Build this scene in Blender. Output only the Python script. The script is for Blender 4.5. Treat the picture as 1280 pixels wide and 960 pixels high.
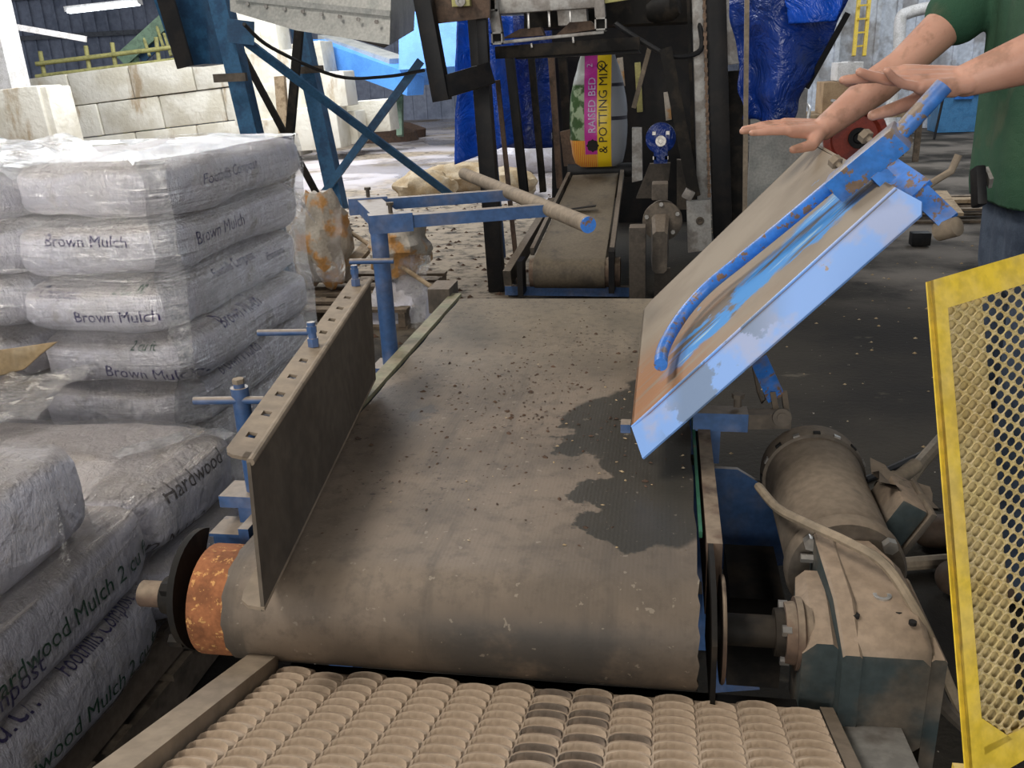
import bpy, bmesh, math, random
from mathutils import Vector, Matrix, noise
from mathutils.bvhtree import BVHTree
random.seed(7)
for o in list(bpy.data.objects): bpy.data.objects.remove(o)
SC = bpy.context.scene
COL = SC.collection
V = Vector
# ------------------------------------------------------------------ camera
F_PX = 1105.0
RX, RY, RZ = V((.9852, .0160, -.1689)), V((.1640, -.3392, .9263)), V((-.0430, -.9404, -.3368))  # world axes in camera space (right, down, forward)
CAM = V((.3185, -1.2233, 1.4231))
cd = bpy.data.cameras.new('camera'); co = bpy.data.objects.new('camera', cd); COL.objects.link(co)
cd.sensor_fit = 'HORIZONTAL'; cd.sensor_width = 36.0; cd.lens = 36.0 * F_PX / 1280.0
cd.clip_start = .05; cd.clip_end = 300
m = Matrix(((RX.x, -RX.y, -RX.z), (RY.x, -RY.y, -RY.z), (RZ.x, -RZ.y, -RZ.z)))
# re-orthonormalise
c2 = m.col[2].normalized(); c1 = (m.col[1] - c2 * m.col[1].dot(c2)).normalized(); c0 = c1.cross(c2)
m = Matrix((c0, c1, c2)).transposed()
co.matrix_world = Matrix.Translation(CAM) @ m.to_4x4()
SC.camera = co
CR, CU, CF = c0.copy(), c1.copy(), -c2
def at(px, py, d=None, x=None, y=None, z=None):
    """the place seen at a photo pixel, at a given depth or on a given plane"""
    q = CF + CR * ((px - 640) / F_PX) - CU * ((py - 480) / F_PX)
    if z is not None: t = (z - CAM.z) / q.z
    elif x is not None: t = (x - CAM.x) / q.x
    elif y is not None: t = (y - CAM.y) / q.y
    else: t = d
    return CAM + q * t
# ------------------------------------------------------------------ light
w = bpy.data.worlds.new('world'); SC.world = w; w.use_nodes = True
bg = w.node_tree.nodes['Background']; bg.inputs[0].default_value = (.80, .88, 1, 1); bg.inputs[1].default_value = .45
SC.view_settings.view_transform = 'Standard'; SC.view_settings.look = 'None'
SC.view_settings.exposure = 0.12; SC.view_settings.gamma = 1
SC.view_settings.use_curve_mapping = False
def added_lamp(loc, sx, sy, power, col=(1, 1, 1), rot=(0, 0, 0)):
    l = bpy.data.lights.new('added_lamp', 'AREA'); l.shape = 'RECTANGLE'; l.size = sx; l.size_y = sy; l.energy = power; l.color = col
    o = bpy.data.objects.new('added_lamp', l); COL.objects.link(o); o.location = loc; o.rotation_euler = rot
    return o
# added overhead area lamps standing in for daylight; the roof itself is solid
added_lamp((-3.0, -.9, 5.7), 1.3, 3.0, 255, (1, .93, .84))
added_lamp((2.4, .6, 5.9), 1.2, 3.5, 46, (1, .95, .88))
added_lamp((-6.5, 12, 6.4), 5.0, 10.0, 1500, (.93, .96, 1))
added_lamp((5.5, 11, 6.4), 3.0, 6.0, 420, (.88, .94, 1))
added_lamp((-3.0, 5.0, 6.2), 1.6, 3.0, 110, (1, .97, .93))
# added area lamp behind the viewer, brightening the sides that face the camera
added_lamp((-.6, -7.5, 2.6), 4.0, 3.0, 340, (1, .96, .90), (math.radians(90), 0, 0))
# ------------------------------------------------------------------ nodes / materials
class NT:
    def __init__(s, name):
        s.m = bpy.data.materials.new(name); s.m.use_nodes = True; s.t = s.m.node_tree; s.n = s.t.nodes; s.l = s.t.links
        s.b = s.n['Principled BSDF']; s.out = s.n['Material Output']
        s.tc = s.n.new('ShaderNodeTexCoord').outputs['Object']; s._g = None
    def set(s, inp, v):
        if hasattr(v, 'is_output'): s.l.new(v, inp)
        elif isinstance(v, (tuple, list)) and len(v) == 3 and inp.type == 'RGBA': inp.default_value = (*v, 1)
        else: inp.default_value = v
    def nd(s, typ, ins=(), out=0, **kw):
        x = s.n.new(typ)
        for k, v in kw.items(): setattr(x, k, v)
        for i, v in (ins.items() if isinstance(ins, dict) else enumerate(ins)):
            if v is not None: s.set(x.inputs[i], v)
        return x.outputs[out]
    def map(s, scale=(1, 1, 1), loc=(0, 0, 0), rot=(0, 0, 0), vec=None):
        return s.nd('ShaderNodeMapping', {0: vec or s.tc, 1: loc, 2: rot, 3: scale})
    def noise(s, scale, detail=4, rough=.55, vec=None, dist=0):
        return s.nd('ShaderNodeTexNoise', {'Vector': vec or s.tc, 'Scale': scale, 'Detail': detail, 'Roughness': rough, 'Distortion': dist})
    def ramp(s, f, a, b, lo=0., hi=1.):
        return s.nd('ShaderNodeMapRange', {0: f, 1: a, 2: b, 3: lo, 4: hi}, interpolation_type='SMOOTHSTEP')
    def math(s, op, a, b=None, c=None): return s.nd('ShaderNodeMath', [a, b, c], operation=op)
    def mix(s, f, a, b, mode='MIX'):
        x = s.n.new('ShaderNodeMix'); x.data_type = 'RGBA'; x.blend_type = mode
        s.set(x.inputs[0], f); s.set(x.inputs[6], a); s.set(x.inputs[7], b); return x.outputs[2]
    def up(s):
        g = s.n.new('ShaderNodeNewGeometry'); return s.nd('ShaderNodeSeparateXYZ', [g.outputs['Normal']], 2)
    def xyz(s): 
        x = s.n.new('ShaderNodeSeparateXYZ'); s.l.new(s.tc, x.inputs[0]); return x.outputs
    def bump(s, h, strength=.3, dist=.01):
        s.l.new(s.nd('ShaderNodeBump', {'Strength': strength, 'Distance': dist, 'Height': h}), s.b.inputs['Normal'])
    def fin(s, col, rough=.6, metal=0, spec=.5):
        s.set(s.b.inputs['Base Color'], col); s.set(s.b.inputs['Roughness'], rough); s.set(s.b.inputs['Metallic'], metal)
        s.set(s.b.inputs['Specular IOR Level'], spec); return s.m
DUST = (.27, .215, .155)
def M(name, c1, c2=None, sc=9, rough=.6, metal=0, dust=0, dustc=DUST, bump=.15, chip=None, chipc=(.13, .075, .045), lo=.45, hi=.62, spec=.4, fine=60):
    n = NT(name)
    col = n.mix(n.ramp(n.noise(sc), lo, hi), c1, c2 or tuple(v * .72 for v in c1))
    if chip: col = n.mix(n.ramp(n.noise(sc * 3.1, 6, .65), 1 - chip, 1 - chip + .03), col, chipc)
    fn = n.noise(fine, 3)
    if dust:
        u = n.ramp(n.up(), .1, .8)
        d = n.math('MULTIPLY', u, n.ramp(n.noise(sc * 1.7, 5), .5 - dust * .5, .75 - dust * .45))
        d = n.math('MAXIMUM', d, n.math('MULTIPLY', n.ramp(n.noise(sc * 1.1, 5), .42, .75), dust * .45))
        col = n.mix(n.math('MULTIPLY', d, min(1, .55 + dust * .45)), col, dustc)
    col = n.mix(.35, col, n.nd('ShaderNodeMix', {0: 1., 6: col, 7: n.nd('ShaderNodeCombineXYZ', [n.ramp(fn, .3, .7, .6, 1.3)] * 3)}, 2, data_type='RGBA', blend_type='MULTIPLY'))
    if bump: n.bump(fn, bump, .004)
    return n.fin(col, rough, metal, spec)
BLUE = (.038, .092, .22)
mt = {}
mt['blue'] = M('blue_paint', BLUE, (.048, .11, .26), rough=.5, dust=.8, chip=.3)
mt['blue_clean'] = M('blue_paint_clean', (.04, .20, .66), (.035, .17, .56), rough=.38, chip=.44, chipc=(.19, .12, .085), sc=14, dust=.12)
mt['blue_worn'] = M('worn_dusty_blue_paint', (.04, .20, .62), (.035, .16, .5), rough=.45, chip=.46, chipc=(.20, .14, .10), sc=11, dust=.7, dustc=(.26, .21, .16))
mt['steelblue'] = M('hopper_blue_paint', (.03, .11, .22), (.02, .07, .15), rough=.5, chip=.3)
mt['black'] = M('black_paint', (.007, .007, .008), (.014, .012, .011), rough=.5, bump=.05, spec=.25)
mt['grime'] = M('greasy_grime', (.012, .011, .010), (.03, .024, .018), rough=.7, spec=.2)
mt['dusty'] = M('dusty_steel', (.20, .165, .125), (.27, .22, .165), rough=.8, dust=.5, spec=.2)
mt['dusty_dark'] = M('dusty_dark_steel', (.085, .07, .055), (.05, .042, .034), rough=.7, dust=.75, dustc=(.19, .15, .11))
mt['motor'] = M('dusty_motor_paint', (.10, .085, .07), (.15, .125, .10), rough=.75, dust=.7, dustc=(.22, .175, .13), chip=.3, chipc=(.24, .11, .05), spec=.25)
mt['gear'] = M('dusty_gearbox_paint', (.045, .062, .065), (.085, .080, .068), rough=.65, dust=.95, dustc=(.31, .235, .17), chip=.33, chipc=(.25, .105, .045), spec=.3)
mt['steel'] = M('worn_steel', (.34, .33, .31), (.22, .20, .18), rough=.5, metal=.4, chip=.3)
mt['bolt'] = M('bright_bolt_steel', (.5, .48, .45), rough=.35, metal=.7)
mt['galv'] = M('galvanised_sheet', (.46, .46, .43), (.36, .37, .35), rough=.45, metal=.25, sc=5)
mt['rust'] = M('rusty_steel', (.33, .125, .05), (.20, .075, .03), sc=26, rough=.85, chip=.42, chipc=(.55, .29, .10), lo=.4, hi=.65, fine=110, bump=.4)
mt['rustbrown'] = M('brown_rusty_rail', (.13, .085, .06), (.08, .055, .042), sc=14, rough=.85, dust=.4)
mt['olive'] = M('olive_edge_strip', (.25, .25, .16), (.20, .19, .12), rough=.7, dust=.25)
mt['green'] = M('green_paint', (.02, .11, .06), rough=.6, chip=.4)
mt['guard'] = M('dusty_guard_sheet', (.26, .21, .155), (.20, .16, .12), sc=5, rough=.75, dust=.3, spec=.25, fine=35)
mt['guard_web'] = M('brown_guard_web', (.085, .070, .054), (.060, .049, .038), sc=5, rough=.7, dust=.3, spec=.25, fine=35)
mt['hole'] = M('dark_slot', (.012, .011, .010), rough=.9, bump=0)
mt['wood'] = M('pale_timber', (.36, .27, .17), (.24, .17, .10), sc=12, rough=.85)
mt['wood_dark'] = M('weathered_timber', (.14, .105, .075), (.09, .07, .05), sc=12, rough=.9, dust=.4)
mt['card'] = M('brown_cardboard', (.38, .26, .15), (.30, .20, .115), sc=4, rough=.9)
mt['white'] = M('white_paper', (.72, .70, .68), (.6, .58, .55), rough=.7)
mt['yellow'] = M('yellow_paint', (.80, .57, .045), (.74, .52, .08), sc=8, rough=.42, dust=.25, dustc=(.62, .50, .27), chip=.27, chipc=(.35, .25, .12))
mt['yellow_mesh'] = M('dusty_yellow_mesh', (.56, .45, .20), (.50, .38, .15), sc=16, rough=.7, dust=.4, dustc=(.55, .44, .26))
mt['rubber'] = M('black_rubber', (.02, .02, .021), rough=.6)
mt['cable'] = M('dusty_cable', (.30, .24, .17), (.22, .18, .13), rough=.7)
mt['chain'] = M('rusty_chain', (.20, .13, .085), (.10, .07, .05), sc=40, rough=.6, metal=.3)
mt['tote'] = M('blue_plastic_tote', (.07, .22, .42), (.05, .18, .36), rough=.4, dust=.2)
mt['tote_lid'] = M('blue_plastic_lid', (.03, .17, .55), rough=.4)
mt['red'] = M('red_enamel', (.30, .05, .03), (.2, .04, .03), rough=.4)
mt['jean'] = M('blue_denim', (.055, .075, .11), (.035, .05, .08), sc=20, rough=.9, fine=220)
mt['shoe'] = M('brown_leather', (.09, .06, .04), rough=.7)
mt['hair'] = M('dark_brown_hair', (.03, .02, .014), rough=.7)
mt['purple'] = M('purple_ink', (.025, .015, .12), (.04, .03, .14), sc=90, rough=.45, bump=0)
mt['greenink'] = M('green_ink', (.012, .085, .04), (.03, .11, .06), sc=90, rough=.45, bump=0)
mt['darkink'] = M('dark_grey_ink', (.07, .06, .06), (.13, .115, .11), sc=90, rough=.45, bump=0)
mt['sheetwall'] = M('blue_grey_sheet_metal', (.30, .33, .42), (.22, .25, .33), sc=1.2, rough=.55, fine=9)
mt['palewall'] = M('pale_peeling_wall', (.62, .66, .72), (.36, .35, .35), sc=2.2, rough=.7, fine=16)
mt['roof'] = M('dark_roof_sheet', (.06, .06, .075), rough=.7)
mt['purlin'] = M('grey_purlin', (.16, .17, .19), rough=.6)
mt['greenpaint'] = M('machine_green_paint', (.16, .25, .16), rough=.5)
mt['yellowrail'] = M('faded_yellow_rail', (.45, .42, .16), rough=.6)
mt['brightblue'] = M('bright_blue_sheet', (.10, .32, .80), (.08, .27, .70), sc=3, rough=.4)
mt['soil'] = M('dark_brown_soil', (.10, .06, .04), (.06, .04, .03), sc=20, rough=1, bump=.8)
mt['sack'] = M('brown_paper_sack', (.34, .25, .14), (.42, .34, .23), sc=6, rough=.85)
mt['orange'] = M('orange_printed_plastic', (.46, .41, .34), (.52, .27, .09), lo=.5, hi=.6, sc=6, rough=.4)
# plastic mulch sack
n = NT('mulch_sack_plastic')
c = n.mix(n.ramp(n.noise(5, 5), .45, .68), (.76, .75, .83), (.64, .62, .64))
c = n.mix(n.math('MULTIPLY', n.ramp(n.noise(9, 6, .65), .56, .68), .5), c, (.34, .28, .21))
c = n.mix(n.math('MULTIPLY', n.ramp(n.up(), .35, .9), .6), c, (.30, .25, .19))
h = n.math('ADD', n.noise(24, 5, .6, dist=.4), n.math('MULTIPLY', n.noise(9, 4, .5, dist=.3), 1.4))
h = n.math('ADD', h, n.math('MULTIPLY', n.noise(1, 5, .6, vec=n.map((46, 46, 12)), dist=.5), .8))
n.bump(h, .8, .02); mt['bag'] = n.fin(c, .30, 0, .5)
# stretch film
def film(name, scale, rot, dens, tint=(.72, .72, .72), lo=.5, hi=.72):
    n = NT(name)
    st = n.noise(1, 5, .6, vec=n.map(scale, rot=rot), dist=.4)
    cr = n.noise(21, 6, .7, dist=2.2)
    hgt = n.math('ADD', n.math('ADD', n.math('MULTIPLY', st, 1.2), n.math('MULTIPLY', cr, .9)), n.math('MULTIPLY', n.noise(58, 4, .6, dist=1.0), .5))
    bp = n.nd('ShaderNodeBump', {'Strength': .8, 'Distance': .016, 'Height': hgt})
    gl = n.nd('ShaderNodeBsdfGlossy', {'Color': (1, 1, 1), 'Roughness': .07, 'Normal': bp})
    df = n.nd('ShaderNodeBsdfDiffuse', {'Color': tint, 'Normal': bp})
    tr = n.nd('ShaderNodeBsdfTransparent', {'Color': (.97, .97, .97)})
    body = n.nd('ShaderNodeMixShader', [n.math('MULTIPLY', n.ramp(st, lo, hi), dens), tr, df])
    fr = n.nd('ShaderNodeFresnel', {'IOR': 1.5, 'Normal': bp})
    allm = n.nd('ShaderNodeMixShader', [n.math('MULTIPLY_ADD', fr, .5, .07), body, gl])
    n.l.new(allm, n.out.inputs[0]); return n.m
mt['film_a'] = film('clear_stretch_film', (2.5, 2.5, 48), (0, .09, .05), .5, (.9, .9, .9), .60, .72)
mt['film_b'] = film('dusty_stretch_film', (34, 2.0, 50), (.62, 0, 0), .5, (.62, .56, .50), .56, .70)
mt['film_white'] = film('cloudy_white_film', (9, 20, 6), (.2, .3, .4), .9, (.82, .79, .74))
# tarp
def tarp(name, c1, c2):
    n = NT(name); c = n.mix(n.ramp(n.noise(3.2, 4), .4, .65), c1, c2)
    n.bump(n.noise(5, 4, .6, dist=1.5), .7, .06); return n.fin(c, .3, 0, .5)
mt['tarp'] = tarp('blue_tarpaulin', (.006, .09, .62), (.004, .05, .36))
mt['tarp_dark'] = tarp('deep_blue_tarpaulin', (.006, .035, .24), (.004, .022, .13))
# conveyor belt: dusty rubber with a damp dark patch
n = NT('dusty_conveyor_belt')
x, y, z = n.xyz()
c = n.mix(n.ramp(n.noise(4, 5), .38, .66), (.190, .148, .110), (.125, .099, .075))
c = n.mix(n.ramp(n.noise(1, 5, .6, vec=n.map((14, 1.5, 3))), .5, .72), c, (.095, .077, .060))
c = n.mix(n.math('MULTIPLY', n.ramp(y, .55, 1.6), .55), c, (.225, .185, .122))
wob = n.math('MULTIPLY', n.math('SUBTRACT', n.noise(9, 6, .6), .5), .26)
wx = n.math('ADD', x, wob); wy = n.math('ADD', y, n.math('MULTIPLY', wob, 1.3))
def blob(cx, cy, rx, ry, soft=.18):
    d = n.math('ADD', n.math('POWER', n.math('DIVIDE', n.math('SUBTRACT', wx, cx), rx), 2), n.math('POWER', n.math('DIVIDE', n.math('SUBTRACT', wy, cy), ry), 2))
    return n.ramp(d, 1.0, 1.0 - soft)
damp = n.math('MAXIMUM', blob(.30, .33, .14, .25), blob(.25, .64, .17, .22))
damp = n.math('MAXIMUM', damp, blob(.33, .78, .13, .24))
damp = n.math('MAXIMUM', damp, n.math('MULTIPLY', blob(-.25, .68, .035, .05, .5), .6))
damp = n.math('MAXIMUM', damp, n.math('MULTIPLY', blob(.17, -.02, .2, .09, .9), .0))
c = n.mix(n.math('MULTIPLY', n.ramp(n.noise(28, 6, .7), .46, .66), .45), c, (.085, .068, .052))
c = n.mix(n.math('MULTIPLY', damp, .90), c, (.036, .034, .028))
# worn dark rubber where the belt turns down over the pulley
turn = n.math('MULTIPLY', n.ramp(z, .615, .575), n.ramp(n.noise(1, 5, .65, vec=n.map((7, 2, 9))), .30, .52))
turn = n.math('MULTIPLY', turn, n.math('MULTIPLY', n.ramp(x, -.10, .02), n.ramp(x, .34, .2, .45, 1)))
c = n.mix(n.math('MULTIPLY', turn, .8), c, (.045, .044, .042))
sp = n.noise(75, 3, .6)
dens = n.math('MULTIPLY', n.ramp(n.noise(3.5, 4), .38, .6), n.ramp(y, .1, .3))
c = n.mix(n.math('MULTIPLY', n.math('MULTIPLY', n.ramp(sp, .60, .66), dens), .75), c, (.045, .032, .024))
c = n.mix(n.math('MULTIPLY', n.ramp(n.noise(60, 3), .67, .70), .4), c, (.36, .31, .24))
n.bump(n.math('ADD', n.noise(130, 3), n.math('MULTIPLY', n.nd('ShaderNodeTexWave', {'Vector': n.tc, 'Scale': 42., 'Distortion': .8}, 1, bands_direction='X'), .15)), .18, .003)
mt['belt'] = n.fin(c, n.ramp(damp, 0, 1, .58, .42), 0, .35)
# second, far belt
mt['belt_far'] = M('dusty_far_belt', (.125, .10, .07), (.075, .062, .047), sc=6, rough=.7, dust=.5, dustc=(.17, .135, .09))
mt['rough_belt'] = M('tan_rough_top_belt', (.40, .315, .235), (.33, .255, .19), sc=5, rough=.85, spec=.15, fine=45)
mt['rough_nub'] = M('tan_rough_top_crescent', (.45, .355, .265), (.37, .29, .215), sc=6, rough=.85, spec=.15, fine=45)
mt['rough_nub_worn'] = M('worn_grey_crescent', (.155, .125, .10), (.30, .23, .17), sc=14, rough=.75, spec=.2)
# raised flap: tan dust over blue paint, worn through
n = NT('flap_worn_paint')
x, y, z = n.xyz()
blue = n.mix(n.ramp(n.noise(8, 5), .4, .6), (.22, .40, .84), (.30, .42, .74))
tan = n.mix(n.ramp(n.noise(4, 5), .4, .65), (.30, .25, .19), (.245, .20, .15))
run = n.ramp(n.math('ADD', x, n.math('MULTIPLY', n.noise(5, 4), .3)), .70, .46)
run = n.math('MULTIPLY', run, n.ramp(y, .98, .62))
tan = n.mix(n.math('MULTIPLY', run, n.ramp(n.noise(1, 5, .6, vec=n.map((4, 30, 4))), .30, .52)), tan, (.33, .165, .08))
# a long scrape near the front edge down to several old coats
yy = n.math('ADD', y, n.math('MULTIPLY', n.math('SUBTRACT', n.noise(7, 6, .62), .5), .2))
band = n.math('MULTIPLY', n.ramp(yy, .51, .53), n.ramp(yy, .72, .68))
band = n.math('MULTIPLY', band, n.math('MULTIPLY', n.ramp(x, .72, .64), n.ramp(x, .30, .38)))
str_ = n.noise(1, 5, .6, vec=n.map((3, 26, 3)))
sc_ = n.mix(n.ramp(str_, .42, .50), (.12, .11, .095), (.07, .27, .62))
sc_ = n.mix(n.ramp(str_, .60, .66), sc_, (.34, .50, .60))
sc_ = n.mix(n.ramp(n.noise(6, 5), .56, .6), sc_, (.17, .14, .11))
top = n.mix(band, tan, sc_)
top = n.mix(n.ramp(n.noise(16, 5), .70, .73), top, (.20, .28, .42))
mt['flap'] = n.fin(n.mix(0., top, blue), .7, 0, .2); n.bump(n.noise(45, 4), .2, .004)
n2 = NT('flap_lip_blue_paint')
x, y, z = n2.xyz()
b2 = n2.mix(n2.ramp(n2.noise(4.5, 5), .47, .55), (.20, .40, .86), (.33, .41, .66))
patch = n2.math('MULTIPLY', n2.ramp(n2.noise(7, 6, .6), .47, .5), n2.math('MULTIPLY', n2.ramp(x, .30, .36), n2.ramp(x, .56, .46)))
b2 = n2.mix(n2.math('MULTIPLY', patch, .85), b2, (.13, .20, .32))
b2 = n2.mix(n2.ramp(n2.noise(18, 6, .6), .67, .70), b2, (.34, .25, .18))
mt['flap_lip'] = n2.fin(b2, .42, 0, .45); n2.bump(n2.noise(40, 3), .1, .003)
# concrete blocks / floor / skin / shirt
n = NT('stained_concrete_block')
c = n.mix(n.ramp(n.noise(1.6, 6), .4, .62), (.70, .67, .58), (.56, .52, .42))
c = n.mix(n.math('MULTIPLY', n.ramp(n.noise(1, 6, .65, vec=n.map((2.2, 2.2, .7))), .56, .70), .8), c, (.34, .24, .13))
n.bump(n.noise(14, 6), .5, .03); mt['block'] = n.fin(c, .85, 0, .2)
n = NT('dirty_concrete_floor')
x, y, z = n.xyz()
c = n.mix(n.ramp(n.noise(.9, 6), .42, .62), (.038, .033, .026), (.018, .016, .014))
c = n.mix(n.ramp(n.noise(2.6, 6, .6, vec=n.map((1, 1.9, 1))), .63, .70), c, (.10, .086, .066))
grit = n.math('MULTIPLY', n.ramp(n.math('ADD', x, n.math('MULTIPLY', n.noise(.8), 1.2)), .5, -.6), n.ramp(y, 3.0, 4.4))
c = n.mix(n.math('MULTIPLY', grit, n.ramp(n.noise(7, 6, .7), .32, .56)), c, (.30, .245, .18))
far = n.ramp(y, 7.5, 9.0)
farl = n.math('MULTIPLY', far, n.ramp(x, 1.5, -1.5))
c = n.mix(n.math('MULTIPLY', farl, n.ramp(n.noise(.55, 6), .38, .58)), c, (.42, .39, .40))
farr = n.math('MULTIPLY', n.ramp(y, 3.6, 5.0), n.ramp(x, 1.0, 1.6))
c = n.mix(n.math('MULTIPLY', farr, n.ramp(n.noise(1.1, 6), .40, .60)), c, (.15, .13, .11))
c = n.mix(n.ramp(n.noise(42, 3), .72, .75), c, (.40, .36, .30))
wet = n.ramp(n.noise(.5, 4, vec=n.map(loc=(3, 1, 0))), .46, .56)
n.bump(n.math('ADD', n.noise(3, 6), n.noise(40, 4)), .35, .02)
mt['floor'] = n.fin(c, n.ramp(n.math('MULTIPLY', wet, farl), 0, 1, .85, .12), 0, .2)
n = NT('dusty_forearm_skin')
c = n.mix(n.ramp(n.noise(9, 5), .4, .65), (.56, .31, .225), (.48, .25, .175))
x, y, z = n.xyz()
c = n.mix(n.math('MULTIPLY', n.ramp(n.noise(16, 5, .6), .50, .66), .55), c, (.24, .13, .08))
n.bump(n.noise(70, 4), .2, .003); mt['skin'] = n.fin(c, .5, 0, .4)
n.set(n.b.inputs['Subsurface Weight'], .12); n.b.inputs['Subsurface Radius'].default_value = (.012, .005, .003)
n = NT('bottle_green_cotton')
c = n.mix(n.ramp(n.noise(4, 5), .4, .65), (.030, .085, .050), (.045, .10, .058))
c = n.mix(n.math('MULTIPLY', n.ramp(n.noise(6, 5), .55, .7), .5), c, (.10, .11, .07))
n.bump(n.math('ADD', n.noise(5, 4, .6), n.math('MULTIPLY', n.noise(300, 2), .1)), .6, .03); mt['shirt'] = n.fin(c, .9, 0, .2)
# ------------------------------------------------------------------ builders
ORG = {}
def tag(o, label=None, cat=None, group=None, kind=None):
    if label: o['label'] = label
    if cat: o['category'] = cat
    if group: o['group'] = group
    if kind: o['kind'] = kind
    return o
def thing(name, label, cat, loc, group=None):
    o = bpy.data.objects.new(name, None); o.empty_display_size = .1; COL.objects.link(o); o.location = loc
    ORG[o.name] = V(loc); return tag(o, label, cat, group)
def link(name, me, mat, parent=None, org=None):
    o = bpy.data.objects.new(name, me); COL.objects.link(o)
    if mat is not None: me.materials.append(mt[mat] if isinstance(mat, str) else mat)
    if parent is not None:
        o.parent = parent; ORG[o.name] = ORG[parent.name]
    else:
        ORG[o.name] = org if org is not None else V((0, 0, 0)); o.location = ORG[o.name]
    return o
class MB:
    def __init__(s): s.v = []; s.f = []; s.sm = []
    def add(s, vs, fs, smooth=False):
        k = len(s.v); s.v += [V(p) for p in vs]; s.f += [[i + k for i in f] for f in fs]; s.sm += [smooth] * len(fs); return s
    def box(s, c, size, R=None, bev=0):
        h = V(size) / 2; R = R or Matrix.Identity(3); c = V(c)
        if bev <= 0:
            vs = [c + R @ V((a * h.x, b * h.y, d * h.z)) for a in(-1, 1) for b in(-1, 1) for d in(-1, 1)]
            return s.add(vs, [(0, 1, 3, 2), (4, 6, 7, 5), (0, 4, 5, 1), (2, 3, 7, 6), (0, 2, 6, 4), (1, 5, 7, 3)])
        bm = bmesh.new(); bmesh.ops.create_cube(bm, size=1)
        for q in bm.verts: q.co = V((q.co.x * size[0], q.co.y * size[1], q.co.z * size[2]))
        bmesh.ops.bevel(bm, geom=bm.edges[:], offset=bev, segments=2, affect='EDGES', profile=.6)
        bm.verts.index_update()
        s.add([c + R @ q.co for q in bm.verts], [[q.index for q in f.verts] for f in bm.faces]); bm.free(); return s
    def beam(s, a, b, wd, ht, up=(0, 0, 1), bev=0):
        a, b = V(a), V(b); d = (b - a); L = d.length; d.normalize(); u = V(up); sd = d.cross(u).normalized(); u = sd.cross(d)
        return s.box((a + b) / 2, (wd, L, ht), Matrix((sd, d, u)).transposed(), bev)
    def cyl(s, a, b, r0, r1=None, n=20, caps=True, smooth=True):
        a, b = V(a), V(b); r1 = r0 if r1 is None else r1; d = (b - a).normalized()
        u = d.orthogonal().normalized(); w_ = d.cross(u); vs = []
        for p, r in((a, r0), (b, r1)):
            for i in range(n):
                t = 2 * math.pi * i / n; vs.append(p + (u * math.cos(t) + w_ * math.sin(t)) * r)
        s.add(vs, [(i, (i + 1) % n, n + (i + 1) % n, n + i) for i in range(n)], smooth)
        if caps: s.add(vs, [list(range(n))[::-1], list(range(n, 2 * n))])
        return s
    def lathe(s, a, d, prof, n=32):
        a, d = V(a), V(d).normalized(); u = d.orthogonal().normalized(); w_ = d.cross(u); vs = []
        for (t, r) in prof:
            for i in range(n):
                q = 2 * math.pi * i / n; vs.append(a + d * t + (u * math.cos(q) + w_ * math.sin(q)) * max(r, 1e-4))
        k = len(prof); s.add(vs, [(j * n + i, j * n + (i + 1) % n, (j + 1) * n + (i + 1) % n, (j + 1) * n + i) for j in range(k - 1) for i in range(n)], False)
        return s
    def tube(s, pts, r, n=10, caps=True):
        pts = [V(p) for p in pts]; vs = []; K = len(pts); u = None
        for i, p in enumerate(pts):
            d = (pts[min(i + 1, K - 1)] - pts[max(i - 1, 0)]).normalized()
            u = (d.orthogonal() if u is None else u - d * u.dot(d)).normalized(); w_ = d.cross(u)
            rr = r[i] if isinstance(r, (list, tuple)) else r
            for j in range(n):
                t = 2 * math.pi * j / n; vs.append(p + (u * math.cos(t) + w_ * math.sin(t)) * rr)
        s.add(vs, [(i * n + j, i * n + (j + 1) % n, (i + 1) * n + (j + 1) % n, (i + 1) * n + j) for i in range(K - 1) for j in range(n)], True)
        if caps: s.add(vs, [list(range(n))[::-1], list(range((K - 1) * n, K * n))])
        return s
    def plate(s, pts, ext):
        """polygon pushed along a vector: a slab of real thickness"""
        pts = [V(p) for p in pts]; e = V(ext); k = len(pts)
        return s.add(pts + [p + e for p in pts], [list(range(k))[::-1], list(range(k, 2 * k))] + [(i, (i + 1) % k, k + (i + 1) % k, k + i) for i in range(k)])
    def build(s, name, mat, parent=None, org=None):
        if parent is not None: o_ = ORG[parent.name]
        elif org is not None: o_ = V(org)
        else:
            o_ = V((sum(p.x for p in s.v) / len(s.v), sum(p.y for p in s.v) / len(s.v), min(p.z for p in s.v)))
        me = bpy.data.meshes.new(name); me.from_pydata([p - o_ for p in s.v], [], s.f); me.update()
        bm = bmesh.new(); bm.from_mesh(me); bmesh.ops.remove_doubles(bm, verts=bm.verts, dist=1e-5); bmesh.ops.recalc_face_normals(bm, faces=bm.faces)
        for f in bm.faces: f.smooth = True
        bm.to_mesh(me); bm.free(); 
        try: me.set_sharp_from_angle(angle=math.radians(35))
        except Exception: pass
        return link(name, me, mat, parent, o_)
def spline(ctrl, n=10):
    c = [V(p) for p in ctrl]; out = []
    for i in range(len(c) - 1):
        p0, p1, p2, p3 = c[max(i - 1, 0)], c[i], c[i + 1], c[min(i + 2, len(c) - 1)]
        for j in range(n):
            t = j / n; out.append(.5 * ((2 * p1) + (p2 - p0) * t + (2 * p0 - 5 * p1 + 4 * p2 - p3) * t * t + (3 * p1 - p0 - 3 * p2 + p3) * t ** 3))
    return out + [c[-1]]
def struct(o): o['kind'] = 'structure'; return o
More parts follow.
